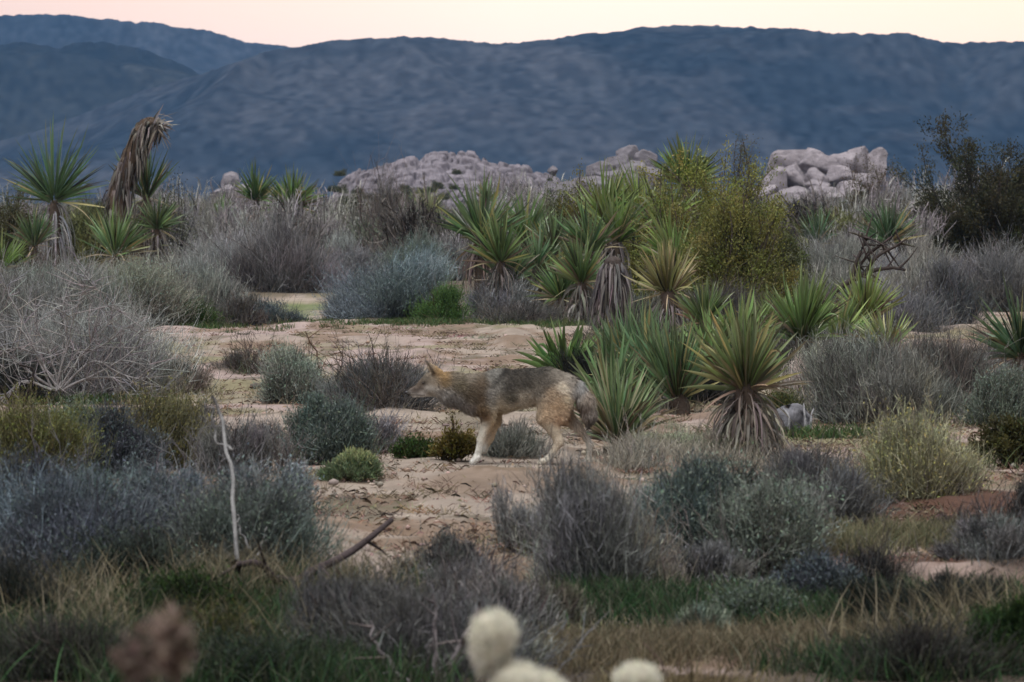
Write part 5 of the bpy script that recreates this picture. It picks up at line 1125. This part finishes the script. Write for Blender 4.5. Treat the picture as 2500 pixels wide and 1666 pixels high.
    # coat: colour points (x, z, colour, reach)
    CP = [(-.50, .42, (.06, .055, .05), .03), (-.465, .45, (.08, .062, .05), .035), (-.43, .48, (.10, .078, .058), .04), (-.47, .405, (.55, .53, .49), .03), (-.40, .418, (.55, .53, .49), .035), (-.37, .44, (.33, .31, .27), .04), (-.39, .51, (.10, .085, .065), .04),
          (-.345, .50, (.145, .12, .09), .05), (-.33, .405, (.40, .39, .36), .05), (-.30, .55, (.29, .195, .095), .035), (-.31, .575, (.36, .25, .13), .03), (-.365, .59, (.30, .24, .17), .03), (-.385, .615, (.20, .17, .14), .02), (-.29, .52, (.235, .155, .075), .05), (-.285, .485, (.20, .145, .08), .03),
          (-.22, .53, (.17, .145, .11), .05), (-.20, .48, (.10, .085, .056), .07), (-.28, .42, (.24, .23, .21), .06), (-.22, .38, (.21, .20, .185), .06), (-.13, .42, (.085, .066, .044), .07), (-.13, .53, (.22, .19, .15), .05), (-.07, .48, (.10, .075, .05), .05), (-.06, .40, (.085, .06, .038), .05), (-.06, .33, (.10, .066, .036), .05), (-.15, .33, (.24, .215, .19), .05),
          (-.035, .285, (.13, .08, .042), .04), (.02, .25, (.40, .31, .2), .03), (-.045, .235, (.44, .40, .33), .03), (-.01, .42, (.24, .23, .205), .035), (.02, .53, (.19, .185, .165), .05), (.03, .48, (.18, .172, .15), .05), (.0, .38, (.20, .185, .155), .04),
          (.12, .55, (0.052, 0.047, 0.040), .07), (.10, .47, (0.059, 0.054, 0.047), .07), (.22, .56, (0.047, 0.043, 0.037), .07), (.30, .57, (0.053, 0.050, 0.042), .07), (.32, .51, (0.094, 0.083, 0.068), .07), (.20, .48, (0.056, 0.051, 0.042), .07), (.10, .40, (.12, .11, .085), .05), (.12, .385, (.05, .047, .035), .045),
          (.20, .40, (.36, .325, .26), .06), (.06, .34, (.40, .35, .26), .07), (.14, .345, (.44, .39, .30), .07), (.22, .355, (.46, .41, .33), .07), (.03, .29, (.34, .27, .175), .05), (.38, .55, (.19, .17, .14), .06), (.26, .43, (.2, .18, .145), .05),
          (.36, .42, (.40, .31, .215), .05), (.33, .33, (.43, .32, .21), .06), (.40, .35, (.46, .34, .22), .06), (.415, .46, (.62, .55, .44), .035), (.44, .39, (.58, .50, .37), .03), (.40, .27, (.40, .28, .18), .05), (.44, .28, (.38, .28, .19), .04), (.28, .36, (.30, .24, .17), .05),
          (-.06, .20, (.47, .45, .38), .035), (-.08, .10, (.55, .54, .48), .05), (-.10, .02, (.58, .57, .52), .05), (.0, .20, (.50, .39, .26), .03), (.0, .14, (.50, .40, .28), .025), (.36, .20, (.48, .42, .32), .05), (.40, .13, (.50, .43, .33), .05), (.33, .03, (.55, .51, .42), .05), (.50, .22, (.44, .38, .31), .05), (.58, .08, (.46, .42, .36), .06),
          (.47, .50, (.26, .235, .2), .04), (.53, .47, (.30, .30, .29), .04), (.50, .42, (.30, .29, .27), .035), (.57, .41, (.22, .185, .15), .04), (.62, .37, (.30, .27, .225), .03), (.56, .34, (.15, .12, .10), .035), (.60, .30, (.16, .14, .12), .04), (.60, .23, (.06, .055, .05), .04)]
    cp = np.array([[a, b] for a, b, _, _ in CP]); cc = np.array([c for _, _, c, _ in CP]) * 1.18; cw = np.array([r for *_, r in CP])
    def coat(P):
        d = np.hypot(P[:, None, 0] - cp[None, :, 0], P[:, None, 1 + 1] - cp[None, :, 1]); w = np.exp(-(d / (cw * .66)[None]) ** 2) + 1e-5 / (d + .01) ** 3
        c = (w[..., None] * cc[None]).sum(1) / w.sum(1)[:, None]
        # dark edged stripe behind the shoulder blade
        a, b = np.array([.080, .560]), np.array([-.005, .468]); t = np.clip(((P[:, [0, 2]] - a) @ (b - a)) / ((b - a) @ (b - a)), 0, 1)
        ds = np.linalg.norm(P[:, [0, 2]] - (a + t[:, None] * (b - a)), axis=1); m = np.exp(-(ds / .014) ** 2) * (1 - .4 * t) * (P[:, 1] < .03)
        c = c * (1 - .85 * m[:, None]) + np.array([.02, .019, .018]) * .85 * m[:, None]
        ey = np.exp(-(((P[:, 0] + .405) / .014) ** 2 + ((P[:, 2] - .489) / .009) ** 2)); c = c * (1 - .85 * ey[:, None])
        er = np.exp(-((P[:, 0] + .352 + (P[:, 2] - .56) * .62) / .010) ** 2) * (P[:, 2] > .54); c = c * (1 - .65 * er[:, None])
        mo = np.exp(-((P[:, 2] - (.416 + (P[:, 0] + .49) * -.02)) / .0035) ** 2) * (P[:, 0] < -.40); return c * (1 - .75 * mo[:, None])
    C = np.concatenate([coat(V[i:i + 20000]) for i in range(0, len(V), 20000)])
    mb = MB(); mb.add(V, Q, None, C); body = mb.build('body', M_fur, root)
    # fur: short hairs lying back along the body, longer on neck, rump and tail
    rng = np.random.default_rng(3); a = V[Q[:, 0]]; e1 = V[Q[:, 2]] - V[Q[:, 0]]; e2 = V[Q[:, 3]] - V[Q[:, 1]]; nr = np.cross(e1, e2); ar = np.linalg.norm(nr, axis=1); nr = unit(nr)
    n = 62000; f = rng.choice(len(Q), n, p=ar / ar.sum()); w4 = rng.dirichlet([1, 1, 1, 1], n); b = (V[Q[f]] * w4[..., None]).sum(1); nm = nr[f]
    fl = np.zeros((n, 3)); fl[:, 0] = 1; fl[:, 2] = -.35
    leg = sstep(.30, .22, b[:, 2]); tail = sstep(.44, .49, b[:, 0]) * (np.abs(b[:, 1]) < .045) * (b[:, 2] > .2)
    fl = fl * (1 - leg)[:, None] + np.array([.1, 0, -1.]) * leg[:, None]; fl = fl * (1 - tail)[:, None] + np.array([.16, 0, -1.]) * tail[:, None]
    fl = unit(fl - nm * (fl * nm).sum(1)[:, None]); d = unit(fl + nm * .32 + rng.normal(0, .2, (n, 3)))
    ln = .018 * np.ones(n); ln = np.where(b[:, 0] < -.33, .007, ln); ln = np.where((b[:, 0] > -.33) & (b[:, 0] < -.1), .024, ln); ln = ln * (1 - leg * .65); ln = np.where(tail > .5, .030, ln)
    ln = np.where((b[:, 2] > .53) & (b[:, 0] < -.29), .008, ln); ln = ln * rng.uniform(.5, 1.3, n)
    lock = (fbm(b[:, 0] * 26 + b[:, 2] * 9, b[:, 2] * 60, 3, 3) - .5) * .5 + 1
    hc = lock[:, None] * np.concatenate([coat(b[i:i + 20000]) for i in range(0, n, 20000)]) * (1 + rng.normal(0, .24, (n, 1)))
    P = np.stack([b - nm * .003, b + d * (ln * .55)[:, None], b + d * ln[:, None] + np.array([0, 0, -.15]) * ln[:, None]], 1)
    mf = MB(); ribbons(mf, P, .0030 * np.array([1, .8, .15])[None] * np.ones((n, 1)), np.clip(hc, .01, .8), rng, side=nm[:, None] + rng.normal(0, .3, (n, 1, 3))); mf.build('fur', M_fur, root)
    V0, F0 = ICO[3]
    for s in (-1, 1):
        me = MB(); me.add(V0 * .0085 + np.array([-.405, s * .0335, .487]), None, F0, (.02, .014, .008)); me.build('eye', M_wet, root)
    mn = MB(); mn.add(V0 * np.array([.013, .013, .0115]) + np.array([-.506, 0, .428]), None, F0, (.015, .014, .014)); mn.build('nose', M_wet, root)
coyote()

# ------------------------------------------------------------------ air
def haze():
    x0, x1, y0, y1, z0, z1 = -13500, 13500, -200, 9700, -12, 230
    v = [(x, y, z) for z in (z0, z1) for y in (y0, y1) for x in (x0, x1)]
    q = [(0, 2, 3, 1), (4, 5, 7, 6), (0, 1, 5, 4), (2, 6, 7, 3), (0, 4, 6, 2), (1, 3, 7, 5)]
    m = bpy.data.materials.new('haze'); m.use_nodes = True; t = m.node_tree; t.nodes.clear()
    o = N(t, 'ShaderNodeOutputMaterial'); pv = N(t, 'ShaderNodeVolumePrincipled')
    pv.inputs['Color'].default_value = (.22, .50, .96, 1); pv.inputs['Density'].default_value = .62e-4; pv.inputs['Anisotropy'].default_value = 0
    t.links.new(pv.outputs[0], o.inputs['Volume'])
    mb = MB(); mb.add(v, q); ob = mb.build('haze', m, smooth=False); ob['kind'] = 'stuff'; ob['label'] = 'thin blue evening haze over the plain'
haze()
